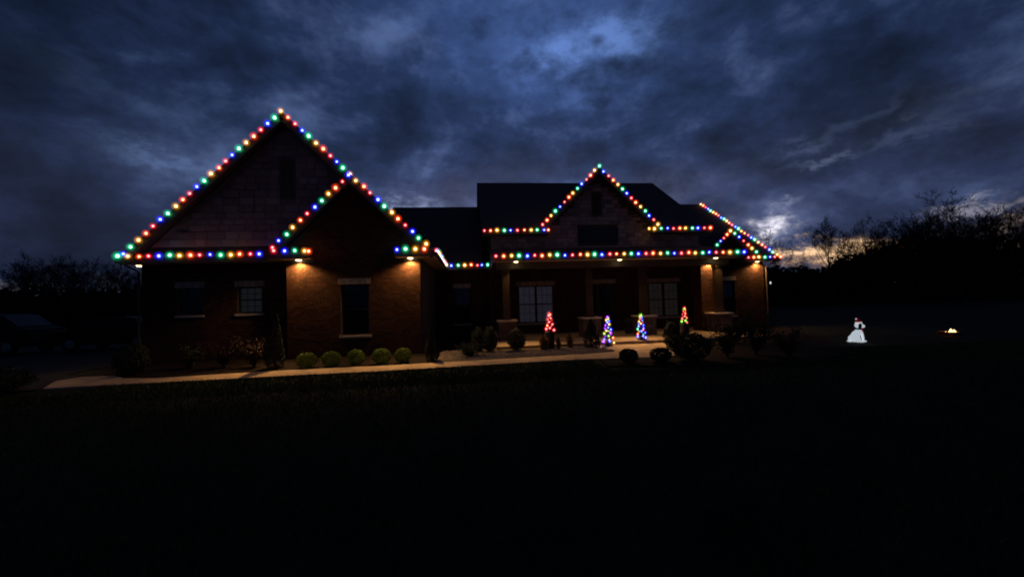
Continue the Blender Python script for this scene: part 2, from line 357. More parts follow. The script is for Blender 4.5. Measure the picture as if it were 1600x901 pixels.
def window(x0, x1, z0, z1, y, units=1, curtain=None, grille=(2, 2), lint=.2, sills=True):
    """y = wall face; opening x0..x1, z0..z1; the window frame is the part, its pieces are sub-parts"""
    f = MB(); ya, yb = y+.07, y+.12; w = .05
    f.box(x0, x0+w, ya, yb, z0, z1).box(x1-w, x1, ya, yb, z0, z1).box(x0+w, x1-w, ya, yb, z0, z0+w).box(x0+w, x1-w, ya, yb, z1-w, z1)
    uw = (x1-x0-2*w)/units
    for u in range(1, units): f.box(x0+w+u*uw-.05, x0+w+u*uw+.05, ya-.004, yb-.004, z0+w, z1-w)
    fo = part('window', f, 'frame')
    zm = (z0+z1)/2
    for u in range(units):
        a, b = x0+w+u*uw+(.05 if u else 0), x0+w+(u+1)*uw-(.05 if u < units-1 else 0)
        sub('sash_rail', MB().box(a, b, ya+.004, yb-.004, zm-.025, zm+.025), 'frame', fo)
        for q0, q1 in ((z0+w, zm-.025), (zm+.025, z1-w)):
            sub('pane', MB().box(a, b, y+.10, y+.106, q0, q1), 'glass', fo)
        g = MB()
        for i in range(1, grille[0]+1): xx = a+(b-a)*i/(grille[0]+1); g.box(xx-.008, xx+.008, y+.088, y+.096, z0+w, z1-w)
        for q0, q1 in ((z0+w, zm-.025), (zm+.025, z1-w)):
            for i in range(1, grille[1]): zz = q0+(q1-q0)*i/grille[1]; g.box(a, b, y+.0865, y+.0975, zz-.008, zz+.008)
        sub('grille', g, 'frame', fo)
        if curtain:
            c = MB(); n0 = 0; m = 40
            for i in range(m+1):
                xx = a+(b-a)*i/m; yy = y+.142+.014*math.sin(i*1.15+u)+.006*math.sin(i*2.9)
                c.v += [(xx, yy, z0+w), (xx, yy, z1-w)]; c.c += [(1, 1, 1)]*2
            c.f = [(2*i, 2*i+2, 2*i+3, 2*i+1) for i in range(m)]
            sub('curtain', c, curtain, fo)
    if sills: sub('sill', MB().box(x0-.06, x1+.06, y-.06, y+.07, z0-.075, z0-.004), 'sill', fo)
    if lint:
        l = MB(); n = int((x1-x0+.16)/.078); s = (x1-x0+.16)/n
        for i in range(n):
            t = random.uniform(.7, 1.2); l.box(x0-.08+i*s, x0-.08+(i+1)*s-.01, y-.025-random.uniform(0, .004), y+.05, z1+.004, z1+lint, (t, t, t))
        sub('lintel', l, 'soldier', fo, True)
    return fo
BK = .17   # reveal depth: backing lies this far behind the wall face
S44 = math.tan(R(44.3))
# ---- left wing
LX0, LX1, LY = -10.72, -1.62, 14.4
W1 = (-9.62, -8.86, 1.55, 2.45); W2 = (-7.77, -6.98, 1.55, 2.45)
gz = lambda x: 8.06-abs(x+6.11)*S44
part('wall_core', MB().prism([(LX0+.01, -.1), (LX1-.01, -.1), (LX1-.01, 3.35), (-6.11, gz(-6.11)), (LX0+.01, 3.35)], 'y', LY+BK, 27), 'dark')
part('wall_backing', holed(MB(), LX0, -5.9, -.1, 3.3, LY, LY+BK+.01, [W1, W2]), 'mortar')
part('brick_facing', bricks(LX0, -5.97, 0, 3.28, LY, [(W1[0]-.08, W1[1]+.08, W1[3], W1[3]+.2), (W2[0]-.08, W2[1]+.08, W2[3], W2[3]+.2), (W1[0], W1[1], W1[2]-.07, W1[3]), (W2[0], W2[1], W2[2]-.07, W2[3])]), 'brick', True)['kind'] = 'stuff'
window(*W1, LY); window(*W2, LY, curtain='sheer')
# side walls of the wing (plain brick relief, seen edge-on only)
for sx, xa, xb in ((-1, LX0-.012, LX0+.02), (1, LX1-.02, LX1+.012)):
    part('side_wall', MB().box(xa, xb, LY+.01 if sx < 0 else 13.92, 27, -.1, 3.3), 'mortar')
# gable stone cladding: backing + single stones
part('gable_backing', MB().prism([(LX0, 3.3), (-2.0, 3.3), (-2.0, gz(-2.0)), (-6.11, gz(-6.11)), (LX0, gz(LX0))], 'y', LY+.002, LY+BK-.01), 'stone_plain')
sm = MB().box(-.5, .5, -.5, .5, -.5, .5)
me_st = sm.mesh('stone'); bm = bmesh.new(); bm.from_mesh(me_st)
bmesh.ops.bevel(bm, geom=bm.edges[:], offset=.07, segments=1, affect='EDGES'); bm.to_mesh(me_st); bm.free()
at = me_st.color_attributes.new('tint', 'FLOAT_COLOR', 'POINT'); at.data.foreach_set('color', np.ones(4*len(me_st.vertices), 'f'))
me_sts = []
for q in range(5):
    mm = me_st.copy(); t = (.78, .87, .95, 1.03, 1.12)[q]; mm.color_attributes['tint'].data.foreach_set('color', np.tile(np.array([t, t*random.uniform(.92, 1), t*random.uniform(.94, 1.05), 1], 'f'), len(mm.vertices)))
    mm.materials.append(MAT['stone']); me_sts.append(mm)
vent = (-6.30, -5.92, 5.48, 6.75)
z = 3.86; stones = 0; row = 0
while z < 7.9:
    h = random.choice((.19, .22, .26)); x = -11+random.uniform(0, .3)
    while x < -3.4:
        w = random.uniform(.26, .56); a, b = x, x+w-.014; x += w
        lim = lambda q: gz(q)-.03
        if z+h-.07 > min(lim(a), lim(b)): continue
        if b > -3.81-max(0, (5.90-z-h/2))/S44*1.0 and z < 5.9: continue          # behind the smaller gable's roof
        if a < vent[1]+.06 and b > vent[0]-.06 and z < vent[3]+.06 and z+h > vent[2]-.06:
            if a < vent[0]-.14: b = vent[0]-.065
            elif b > vent[1]+.14: a = vent[1]+.065
            else: continue
        if stones < 298:
            obj('stone', random.choice(me_sts), None, house, (Vector(((a+b)/2, LY-.01+random.uniform(-.012, .008), z+h/2-.007))-HO), None, (b-a, .06, h-.014)); stones += 1
    z += h
f = MB(); f.box(vent[0]-.05, vent[0], LY-.06, LY, vent[2], vent[3]).box(vent[1], vent[1]+.05, LY-.06, LY, vent[2], vent[3]).box(vent[0]-.05, vent[1]+.05, LY-.06, LY, vent[3], vent[3]+.05).box(vent[0]-.05, vent[1]+.05, LY-.06, LY, vent[2]-.05, vent[2])
gv = part('gable_vent', f, 'trim')
for i in range(14):
    zz = vent[2]+.03+i*.088; sub('slat', MB().bar((vent[0], LY-.03, zz), (vent[1], LY-.03, zz), .06, .012, up=(0, -.7, .7)), 'trim', gv)
# ---- projecting small gable of the left wing
BX0, BX1, BY = -5.97, -1.64, 13.9
W3 = (-4.26, -3.35, .72, 2.42)
sz = lambda x: 5.76-abs(x+3.81)*S44
part('wall_core', MB().box(BX0+.01, BX1-.01, BY+BK, LY+.3, -.1, 3.2), 'dark')
part('wall_backing', holed(MB(), BX0, BX1, -.1, 3.3, BY, BY+BK+.01, [W3]), 'mortar')
part('gable_backing', MB().prism([(BX0, 3.302), (BX1, 3.302), (BX1, sz(BX1)), (-3.81, sz(-3.81)), (BX0, sz(BX0))], 'y', BY, BY+BK), 'mortar')
part('side_wall', MB().box(BX0-.012, BX0+.004, BY+.012, LY+.01, -.1, 3.3), 'mortar')
part('brick_facing', bricks(BX0, BX1, 0, 5.7, BY, [(W3[0]-.08, W3[1]+.08, W3[3], W3[3]+.2), (W3[0], W3[1], W3[2]-.07, W3[3])], top=lambda x: sz(x)-.02), 'brick', True)['kind'] = 'stuff'
window(*W3, BY, grille=(0, 1))
# quoins of brick round the free corner of the bump-out
# ---- roofs of the left wing
def slab(name, pts, th=.12, m='roof'):
    """pts: four corners of the top face (any order round), extruded down"""
    v = [Vector(p) for p in pts]; n = (v[1]-v[0]).cross(v[3]-v[0]).normalized()
    if n.z < 0: n = -n
    b = MB(); b.v = [tuple(p) for p in v]+[tuple(p-n*th) for p in v]; b.c = [(1, 1, 1)]*8
    b.f = [(0, 1, 2, 3), (7, 6, 5, 4), (0, 4, 5, 1), (1, 5, 6, 2), (2, 6, 7, 3), (3, 7, 4, 0)]
    return part(name, b, m)
RX, RZ = -6.11, 8.30; EL, ER, EZ = -11.14, -1.10, 3.40
slab('roof', [(RX, 14.0, RZ), (EL, 14.0, EZ), (EL, 29, EZ), (RX, 29, RZ)])
slab('roof', [(RX, 14.0, RZ), (-3.81, 14.0, RZ-2.3*S44), (-3.81, 29, RZ-2.3*S44), (RX, 29, RZ)])
slab('roof', [(-3.81, 13.45, RZ-2.3*S44), (ER, 13.45, EZ), (ER, 29, EZ), (-3.81, 29, RZ-2.3*S44)])
SA = RZ-2.3*S44
slab('roof', [(-3.81, 13.45, SA-.005), (-6.46, 13.45, SA-2.65*S44), (-6.46, 14.43, SA-2.65*S44), (-3.81, 14.43, SA-.005)], .11)
for p, q in (((RX, 13.985, RZ-.20), (EL+.05, 13.985, EZ-.13)), ((RX, 13.985, RZ-.20), (-3.81, 13.985, SA-.2)), ((-3.81, 13.435, SA-.20), (ER-.05, 13.435, EZ-.13)), ((-3.81, 13.434, SA-.20), (-6.41, 13.434, SA-2.6*S44-.18))):
    part('rake_board', MB().bar(p, q, .028, .2), 'trim')
# pent cornice across the big gable
part('pent_roof', MB().prism([(14.0, 3.42), (14.42, 3.84), (14.42, 3.35), (14.0, 3.35)], 'x', EL+.02, -6.0), 'roof')
part('fascia', MB().box(EL, -6.40, 13.955, 13.995, 3.27, 3.43), 'trim')
part('soffit', MB().box(EL+.02, -5.99, 14.0, 14.39, 3.262, 3.30), 'soffit')
part('soffit', MB().box(EL+.02, LX0-.02, 14.40, 29, 3.262, 3.30), 'soffit')
part('gutter', MB().box(EL-.05, EL-.005, 13.96, 29, 3.29, 3.40), 'trim')
part('gutter', MB().box(ER+.006, ER+.09, 13.46, 19.2, 3.31, 3.41), 'trim')
part('soffit', MB().box(LX1+.02, ER, 13.92, 19.3, 3.262, 3.30), 'soffit')
# cornice returns of the small gable
for xa, xb in ((-6.44, -5.12), (-2.42, ER)):
    part('cornice_return', MB().box(xa, xb, 13.44, 13.475, 3.28, 3.44).prism([(13.475, 3.44), (13.87, 3.62), (13.87, 3.31), (13.475, 3.31)], 'x', xa, xb), 'trim')
    part('soffit', MB().box(xa+.01, xb-.01, 13.478, 13.88, 3.262, 3.305), 'soffit')
    part('frieze', MB().box(max(xa+.1, BX0-.03), min(xb, BX1+.03), 13.845, 13.884, 3.17, 3.26), 'trim')
# downspout at the left front corner
part('downspout', MB().tube([(EL+.04, 14.25, 3.30), (EL+.06, 14.25, 3.22), (LX0-.06, 14.36, 3.02), (LX0-.06, 14.36, .05)], .038, 8), 'bronze')
# ---- recessed link
RECW = (-.70, .02, .66, 2.40)
part('wall_core', MB().box(-1.6, 1.0, 19.7+BK, 27, -.1, 3.4), 'dark')
part('wall_backing', holed(MB(), -1.6, 1.07, -.1, 3.4, 19.7, 19.7+BK+.01, [RECW]), 'mortar')
part('brick_facing', bricks(-1.6, 1.05, 0, 3.26, 19.7, [(RECW[0]-.08, RECW[1]+.08, RECW[3], RECW[3]+.2), (RECW[0], RECW[1], RECW[2]-.07, RECW[3])]), 'brick', True)['kind'] = 'stuff'
window(*RECW, 19.7, grille=(2, 2))
RGY, RGZ = 25.0, 7.65
slab('roof', [(-4.5, 19.27, 3.42), (.72, 19.27, 3.42), (.72, RGY, RGZ), (-4.5, RGY, RGZ)])
slab('roof', [(-4.5, RGY, RGZ), (.72, RGY, RGZ), (.72, 31, 3.3), (-4.5, 31, 3.3)])
part('fascia', MB().box(ER+.02, .95, 19.235, 19.265, 3.27, 3.42), 'trim')
part('soffit', MB().box(ER+.02, .95, 19.268, 19.69, 3.262, 3.295), 'soffit')
# ---- main block: stone upper wall, porch behind
PY = 19.0; UY = 18.5
PW1 = (2.34, 4.06, .62, 2.40); PD = (5.95, 7.10, .14, 2.42); PW2 = (8.86, 10.46, .70, 2.40)
part('wall_core', MB().box(1.0, 11.3, PY+BK, 27, -.1, 4.9), 'dark')
part('wall_backing', holed(MB(), 1.0, 11.4, -.1, 3.4, PY, PY+BK+.01, [PW1, PD, PW2]), 'mortar')
H = []
for w in (PW1, PW2): H += [(w[0]-.08, w[1]+.08, w[3], w[3]+.2), (w[0], w[1], w[2]-.07, w[3])]
H += [(PD[0]-.08, PD[1]+.08, PD[3], PD[3]+.2), (PD[0], PD[1], 0, PD[3])]
part('brick_facing', bricks(1.06, 11.4, .12, 3.26, PY, H), 'brick', True)['kind'] = 'stuff'
window(*PW1, PY, units=2, curtain='curtain', grille=(2, 2)); window(*PW2, PY, units=2, curtain='sheer_warm', grille=(2, 2))
# door with sidelight glass
d = part('front_door', MB().box(PD[0]+.30, PD[1]-.06, PY+.07, PY+.12, .14, 2.36), 'door')
sub('door_frame', MB().box(PD[0], PD[0]+.05, PY+.05, PY+.13, .14, 2.42).box(PD[1]-.055, PD[1], PY+.05, PY+.13, .14, 2.42).box(PD[0]+.05, PD[1]-.055, PY+.05, PY+.13, 2.365, 2.42).box(PD[0]+.24, PD[0]+.295, PY+.05, PY+.13, .14, 2.365), 'frame', d)
sub('sidelight', MB().box(PD[0]+.05, PD[0]+.24, PY+.09, PY+.096, .3, 2.36), 'glass', d)
sub('door_glass', MB().box(PD[0]+.42, PD[1]-.18, PY+.060, PY+.066, 1.0, 2.2), 'glass', d)
sub('handle', MB().tube([(PD[1]-.13, PY+.02, 1.02), (PD[1]-.13, PY+.02, 1.28)], .012, 6), 'rim', d)
l = MB(); n = 16; s = (PD[1]-PD[0]+.16)/n
for i in range(n): t = random.uniform(.7, 1.2); l.box(PD[0]-.08+i*s, PD[0]-.08+(i+1)*s-.01, PY-.027, PY+.05, PD[3]+.004, PD[3]+.2, (t, t, t))
sub('lintel', l, 'soldier', d, True)
# upper stone wall
GW = (5.26, 7.13, 4.40, 5.00); GC = 6.25; GA = 7.86
uz = lambda x: max(4.95, GA-.22-abs(x-GC)*.983)
part('upper_wall', MB().prism([(1.06, 3.45), (11.3, 3.45), (11.3, 4.9), (9.2, 4.9), (GC, GA-.25), (3.3, 4.9), (1.06, 4.9)], 'y', UY, UY+.42), 'mortar')
gvt = (5.98, 6.39, 5.68, 6.67)
part('stone_facing', bricks(1.06, 11.3, 4.02, 7.6, UY, [(GW[0]-.05, GW[1]+.05, GW[2]-.05, GW[3]+.05), (gvt[0]-.05, gvt[1]+.05, gvt[2]-.05, gvt[3]+.05)], top=lambda x: uz(x)-.06, L=.4, Hh=.2, j=.016, jx=.3), 'stone', True)['kind'] = 'stuff'
f = MB()
for a, b, c, e in ((GW[0]-.05, GW[0], GW[2]-.05, GW[3]+.05), (GW[1], GW[1]+.05, GW[2]-.05, GW[3]+.05), (GW[0], GW[1], GW[3], GW[3]+.05), (GW[0], GW[1], GW[2]-.05, GW[2]), (GW[0]+.6, GW[0]+.65, GW[2], GW[3]), (GW[0]+1.22, GW[0]+1.27, GW[2], GW[3])): f.box(a, b, UY-.05, UY-.001, c, e)
tw = part('transom_window', f, 'frame')
for a, b in ((GW[0], GW[0]+.6), (GW[0]+.65, GW[0]+1.22), (GW[0]+1.27, GW[1])): sub('pane', MB().box(a, b, UY-.025, UY-.019, GW[2], GW[3]), 'glass', tw)
sub('dark_backing', MB().box(GW[0], GW[1], UY-.012, UY-.004, GW[2], GW[3]), 'dark', tw)  # near-black sheet in place of an unlit room behind the panes
f = MB()
for a, b, c, e in ((gvt[0]-.05, gvt[0], gvt[2]-.05, gvt[3]+.05), (gvt[1], gvt[1]+.05, gvt[2]-.05, gvt[3]+.05), (gvt[0], gvt[1], gvt[3], gvt[3]+.05), (gvt[0], gvt[1], gvt[2]-.05, gvt[2])): f.box(a, b, UY-.06, UY-.001, c, e)
gv2 = part('gable_vent', f, 'trim')
for i in range(11): zz = gvt[2]+.03+i*.088; sub('slat', MB().bar((gvt[0], UY-.03, zz), (gvt[1], UY-.03, zz), .06, .012, up=(0, -.7, .7)), 'trim', gv2)
MR = (23.95, 8.86)
ms = (MR[1]-4.87)/(MR[0]-18.0)
slab('roof', [(.64, 18.0, 4.87), (3.72, 18.0, 4.87), (3.72, *MR), (.64, *MR)]); slab('roof', [(8.78, 18.0, 4.87), (11.7, 18.0, 4.87), (11.7, *MR), (8.78, *MR)])
slab('roof', [(3.72, 18.95, 4.87+.95*ms), (8.78, 18.95, 4.87+.95*ms), (8.78, *MR), (3.72, *MR)])
slab('roof', [(.64, *MR), (11.7, *MR), (11.7, 31, 4.2), (.64, 31, 4.2)])
part('gable_end_wall', MB().prism([(18.6, 3.4), (29, 3.4), (29, 4.8), (23.95, 8.66), (18.6, 5.05)], 'x', 1.06, 1.1).prism([(18.6, 3.4), (29, 3.4), (29, 4.8), (23.95, 8.66), (18.6, 5.05)], 'x', 11.26, 11.3), 'mortar')
for xa, xb in ((.64, 3.72), (8.78, 11.7)):
    part('fascia', MB().box(xa, xb, 17.955, 17.99, 4.72, 4.87), 'trim'); part('soffit', MB().box(xa, xb, 17.995, 18.48, 4.70, 4.74), 'trim')
GH = 3.0; GF = GA-GH*.983
slab('roof', [(GC, 18.05, GA), (GC-GH, 18.05, GF), (GC-GH, 22.4, GF), (GC, 22.6, GA)], .1)
slab('roof', [(GC, 18.05, GA), (GC+GH, 18.05, GF), (GC+GH, 22.4, GF), (GC, 22.6, GA)], .1)
for s in (-1, 1): part('rake_board', MB().bar((GC, 18.035, GA-.19), (GC+s*(GH-.03), 18.035, GF-.14), .026, .18), 'trim')
# ---- porch
slab('porch_roof', [(1.0, 15.6, 3.44), (11.52, 15.6, 3.44), (11.52, 18.6, 4.16), (1.0, 18.6, 4.16)], .07)
part('fascia', MB().box(1.0, 11.52, 15.555, 15.59, 3.28, 3.44), 'trim')
part('soffit', MB().box(1.02, 11.50, 15.6, 16.14, 3.272, 3.31), 'soffit'); part('porch_ceiling', MB().box(1.02, 11.50, 16.46, 18.97, 3.19, 3.23), 'wood')
part('porch_beam', MB().box(1.12, 11.2, 16.15, 16.45, 3.0, 3.30), 'trim')
part('end_panel', MB().prism([(15.62, 3.3), (18.5, 3.3), (18.5, 4.05), (15.62, 3.40)], 'x', 1.03, 1.07).prism([(15.62, 3.3), (18.5, 3.3), (18.5, 4.05), (15.62, 3.40)], 'x', 11.44, 11.48), 'trim')
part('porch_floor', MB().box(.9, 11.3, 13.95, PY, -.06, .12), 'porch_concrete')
for px in (1.50, 4.97, 7.35, 10.74):
    part('porch_column', MB().box(px-.14, px+.14, 16.16, 16.44, .93, 2.995).box(px-.175, px+.175, 16.125, 16.475, .932, 1.06).box(px-.175, px+.175, 16.125, 16.475, 2.88, 2.993), 'post_wood')
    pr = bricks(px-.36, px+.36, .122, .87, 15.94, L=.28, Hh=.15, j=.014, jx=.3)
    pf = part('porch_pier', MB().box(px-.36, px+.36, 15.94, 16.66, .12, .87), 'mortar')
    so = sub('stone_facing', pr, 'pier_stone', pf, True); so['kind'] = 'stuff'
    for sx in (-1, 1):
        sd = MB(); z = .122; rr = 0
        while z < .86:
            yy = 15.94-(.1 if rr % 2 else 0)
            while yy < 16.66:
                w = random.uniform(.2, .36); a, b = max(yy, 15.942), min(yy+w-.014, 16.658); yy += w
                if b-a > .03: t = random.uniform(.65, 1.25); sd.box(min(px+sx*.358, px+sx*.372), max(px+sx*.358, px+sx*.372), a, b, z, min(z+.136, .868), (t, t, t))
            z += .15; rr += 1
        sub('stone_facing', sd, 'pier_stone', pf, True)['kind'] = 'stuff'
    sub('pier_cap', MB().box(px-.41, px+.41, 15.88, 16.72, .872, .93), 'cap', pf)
# brick pillar closing the right end of the porch
part('pillar_core', MB().box(10.25, 11.2, 16.75, 17.5, .1, 3.19), 'mortar')
pb = bricks(10.25, 11.2, .122, 3.18, 16.75); part('brick_facing', pb, 'brick', True)['kind'] = 'stuff'
sd = MB(); z = .122; rr = 0
while z < 3.16:
    yy = 16.75-(.1 if rr % 2 else 0)
    while yy < 17.5:
        a, b = max(yy, 16.752), min(yy+.204, 17.498); yy += .215
        if b-a > .03: t = random.uniform(.65, 1.25); sd.box(10.239-random.uniform(0, .004), 10.252, a, b, z, min(z+.064, 3.18), (t, t*.97, t))
    z += .075; rr += 1
part('brick_facing', sd, 'brick', True)['kind'] = 'stuff'
# ---- right wing
RY = 18.75; RW = (12.36, 13.24, .66, 2.40)
part('wall_core', MB().prism([(RY+BK, -.1), (31, -.1), (31, 3.3), (25, 7.5), (RY+BK, 3.6)], 'x', 11.5, 14.82), 'dark')
part('wall_backing', holed(MB(), 11.42, 14.84, -.1, 3.4, RY, RY+BK+.01, [RW]), 'mortar')
rz = lambda x: 4.58-abs(x-12.8)*.95 if abs(x-12.8) < 1.3 else 3.35
part('gable_backing', MB().prism([(11.5, 3.402), (14.1, 3.402), (12.8, 4.56)], 'y', RY, RY+BK), 'mortar')
part('brick_facing', bricks(11.42, 14.84, 0, 4.5, RY, [(RW[0]-.08, RW[1]+.08, RW[3], RW[3]+.2), (RW[0], RW[1], RW[2]-.07, RW[3])], top=lambda x: rz(x)-.02), 'brick', True)['kind'] = 'stuff'
window(*RW, RY, grille=(2, 2))
slab('roof', [(11.5, 18.3, 3.45), (15.39, 18.3, 3.45), (15.39, RGY, 7.76), (11.5, RGY, 7.76)])
slab('roof', [(11.5, RGY, 7.76), (15.39, RGY, 7.76), (15.39, 31.5, 3.45), (11.5, 31.5, 3.45)])
part('rake_board', MB().bar((15.375, 18.3, 3.33), (15.375, RGY, 7.64), .026, .18), 'trim')
part('rake_soffit', MB().bar((15.11, 18.4, 3.33), (15.11, RGY, 7.60), .5, .02), 'trim')
slab('roof', [(12.8, 18.28, 4.85), (11.38, 18.28, 3.48), (11.38, 20.6, 3.48), (12.8, 20.6, 4.85)], .08)
slab('roof', [(12.8, 18.28, 4.85), (14.22, 18.28, 3.48), (14.22, 20.6, 3.48), (12.8, 20.6, 4.85)], .08)
for s in (-1, 1): part('rake_board', MB().bar((12.8, 18.265, 4.70), (12.8+s*1.38, 18.265, 3.40), .024, .14), 'trim')
part('fascia', MB().box(13.5, 15.39, 18.255, 18.29, 3.33, 3.45), 'trim'); part('soffit', MB().box(13.5, 15.37, 18.295, RY-.02, 3.31, 3.345), 'soffit')
part('downspout', MB().tube([(15.2, 18.36, 3.32), (15.16, 18.4, 3.24), (14.93, 18.68, 3.05), (14.93, 18.68, .05)], .036, 8), 'bronze')
# ---- soffit lamps (fixture + its own light, and an added beam that brightens the walk)
def soffit_lamp(x, y, z, power, beam, size=64, tilt=-33., yaw=0., wide=140):
    b = MB().lathe([(.095, -.004), (.115, -.012), (.13, -.008), (.13, .0), (.095, .0)], (x, y, z), 16)
    o = part('soffit_lamp', b, 'lamp_trim', smooth=True)
    sub('lens', MB().lathe([(.092, -.002), (.092, -.012), (.066, -.036), (.01, -.046)], (x, y, z), 16), 'lamp_lens', o)
    for nm, pw, sz_, tl in (('lamp_light', power, wide, 0), ('added_walk_beam', beam, size, tilt)):
        if not pw: continue
        ld = bpy.data.lights.new(nm, 'SPOT'); ld.energy = pw; ld.color = (1, .56, .20); ld.shadow_soft_size = .05; ld.spot_size = R(sz_); ld.spot_blend = 1 if nm == 'added_walk_beam' else .5
        lo = bpy.data.objects.new(nm, ld); col.objects.link(lo); lo.parent = o; lo.location = (x, y, z-.065); lo.rotation_euler = (R(tl), 0, R(yaw))
LP, LB = 165, 470
soffit_lamp(-5.53, 13.75, 3.262, LP, LB, wide=152); soffit_lamp(-1.94, 13.75, 3.262, LP, LB, wide=152)
soffit_lamp(1.90, 15.86, 3.272, LP*.16, LB*1.1, 70, -38, wide=100); soffit_lamp(6.20, 15.86, 3.272, LP*.16, LB*1.6, 76, -36, wide=100); soffit_lamp(10.45, 15.92, 3.272, LP*.22, LB*.3, 60, -20, wide=100)
soffit_lamp(14.42, 18.61, 3.31, LP*.9, 0, wide=152); soffit_lamp(-10.94, 14.6, 3.262, LP*.15, LB*.18, 60, -45, -6, wide=150)
soffit_lamp(10.62, 16.62, 3.19, LP*.85, 0, wide=150)
# ------------------------------------------------------------------ light strings
BS = 1.0
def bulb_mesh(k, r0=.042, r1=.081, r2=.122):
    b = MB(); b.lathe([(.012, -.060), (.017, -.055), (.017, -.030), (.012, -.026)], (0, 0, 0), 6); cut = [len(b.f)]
    for r, kx, ky in ((r0, 6, 4), (r1, 10, 6), (r2, 12, 8)):  # core, then the two glare shells
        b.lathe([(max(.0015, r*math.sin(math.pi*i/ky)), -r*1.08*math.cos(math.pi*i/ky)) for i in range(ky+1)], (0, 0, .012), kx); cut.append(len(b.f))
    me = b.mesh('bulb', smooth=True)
    for q in ('cable', 'core_'+k, 'glare_inner_'+k, 'glare_outer_'+k): me.materials.append(MAT[q])
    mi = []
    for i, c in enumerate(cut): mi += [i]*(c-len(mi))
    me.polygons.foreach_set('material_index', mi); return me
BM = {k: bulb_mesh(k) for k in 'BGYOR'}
def string(pts, seq, label, first=0, lift=.03):
    root = empty('light_string', pts[0], label, 'string lights', 'coloured light strings along the roof edges'); o0 = Vector(pts[0])
    c = MB(); P = [Vector(p)-o0+Vector((0, 0, -.035)) for p in pts]; Q = []
    for a, b in zip(P, P[1:]): Q += [a, (a+b)/2+Vector((0, 0, -.012))]
    Q.append(P[-1]); c.tube(Q, .006, 5); obj('cable', c.mesh('cable'), 'cable', root)
    for i, p in enumerate(pts):
        k = seq[(first+i) % len(seq)] if len(seq) == 5 else seq[i]
        jt = Vector((random.uniform(-.02, .02), random.uniform(-.012, .006), random.uniform(-.016, .014)))
        s = {'R': .82, 'B': .94, 'O': 1.0, 'Y': 1.04, 'G': 1.06}[k]*random.uniform(.82, 1.14)
        obj('bulb', BM[k], None, root, Vector(p)-o0+jt, (random.uniform(-.25, .25), random.uniform(-.25, .25), 0), (s, s, s))
def line(p, d, n, s=.305): p = Vector(p); d = Vector(d).normalized(); return [tuple(p+d*s*i) for i in range(n)]
CY, RV = 'BGYOR', 'ROYGB'
c44, s44 = math.cos(R(44.3)), math.sin(R(44.3))
string(line((-10.69-.305*c44, 13.95, 3.79-.305*s44), (c44, 0, s44), 23), CY, 'string of coloured bulbs up the long left slope of the tallest gable')
string(line((-6.09+.305*c44, 13.95, 8.28-.305*s44), (c44, 0, -s44), 10), CY, 'string of coloured bulbs from the tallest peak down to the smaller gable peak', 3)
string(line((-11.08, 13.93, 3.48), (1, 0, 0), 15), CY, 'level string of coloured bulbs on the far left eave below the tallest gable', 1)
string(line((-6.0-.27*c44, 13.40, 3.80-.27*s44), (c44, 0, s44), 12), 'RBGYOR'+'BGYORB', 'string of coloured bulbs up the left slope of the front brick gable')
string(line((-3.34-.305*c44, 13.40, 5.56+.305*s44), (c44, 0, -s44), 11), 'YORBG'+'YORBGY', 'string of coloured bulbs down the right slope of the front brick gable')
string([(-6.13, 13.40, 3.50), (-5.82, 13.40, 3.50), (-5.50, 13.40, 3.51), (-5.21, 13.40, 3.49), (-5.08, 13.40, 3.48)], 'RBGYO', 'short string of bulbs above the left lit corner of the front brick gable')
string([(-2.33, 13.40, 3.48), (-2.05, 13.40, 3.49), (-1.74, 13.40, 3.48), (-1.44, 13.40, 3.48)], 'BGYO', 'short string of bulbs above the right lit corner of the front brick gable')
string(line((-1.055, 13.62, 3.47), (0, 1, 0), 19, .302), CY, 'string seen end-on as one pinkish white streak beside the front brick gable', 4)
string([(-.80, 19.22, 3.46), (-.495, 19.22, 3.46), (-.19, 19.22, 3.46), (.115, 19.22, 3.46), (.42, 19.22, 3.46), (.63, 19.22, 3.46), (.91, 19.22, 3.46)], 'BGYORBG', 'short low string of bulbs on the recessed eave between wing and porch')
string(line((.74, 17.93, 4.885), (1, 0, 0), 10)+[(3.70, 17.93, 4.885)], 'ROYGBROYGBO', 'short level string of bulbs on the upper eave left of the porch gable')
string(line((3.65-.30*.713, 18.02, 5.35-.30*.70), (.713, 0, .70), 14, .30), RV, 'string of coloured bulbs up the left slope of the porch gable')
string(line((6.44, 18.02, 7.63), (.713, 0, -.70), 13, .30), 'BROYGBROYGBRY', 'string of coloured bulbs down the right slope of the porch gable')
string([(8.50, 17.93, 4.89), (8.76, 17.93, 4.89)]+line((9.11, 17.93, 4.89), (1, 0, 0), 9), 'YYGBROYGBRO', 'short level string of bulbs on the upper eave right of the porch gable')
string(line((1.08, 15.52, 3.445), (1, 0, 0), 35), RV, 'longest level string of coloured bulbs along the whole porch eave')
string(line((12.10, 18.24, 4.12), (.7, 0, .67), 5, .243)+[(13.02, 18.24, 4.66)]+line((13.24, 18.24, 4.48), (.92, 0, -.79), 5, .29)[:5], 'GBROYGBROYG', 'string of bulbs over the smallest gable at the right end of the house')
string(line((13.66, 18.22, 3.47), (1, 0, 0), 7, .285), 'ROYGBRO', 'short string of bulbs on the lowest eave at the right corner of the house')
ru = Vector((0, 6.5, 4.21)).normalized()
string(line((15.36, 18.42, 3.60), ru, 26, .300), 'YGBRO', 'string of small bulbs up the far right roof edge against the sky')
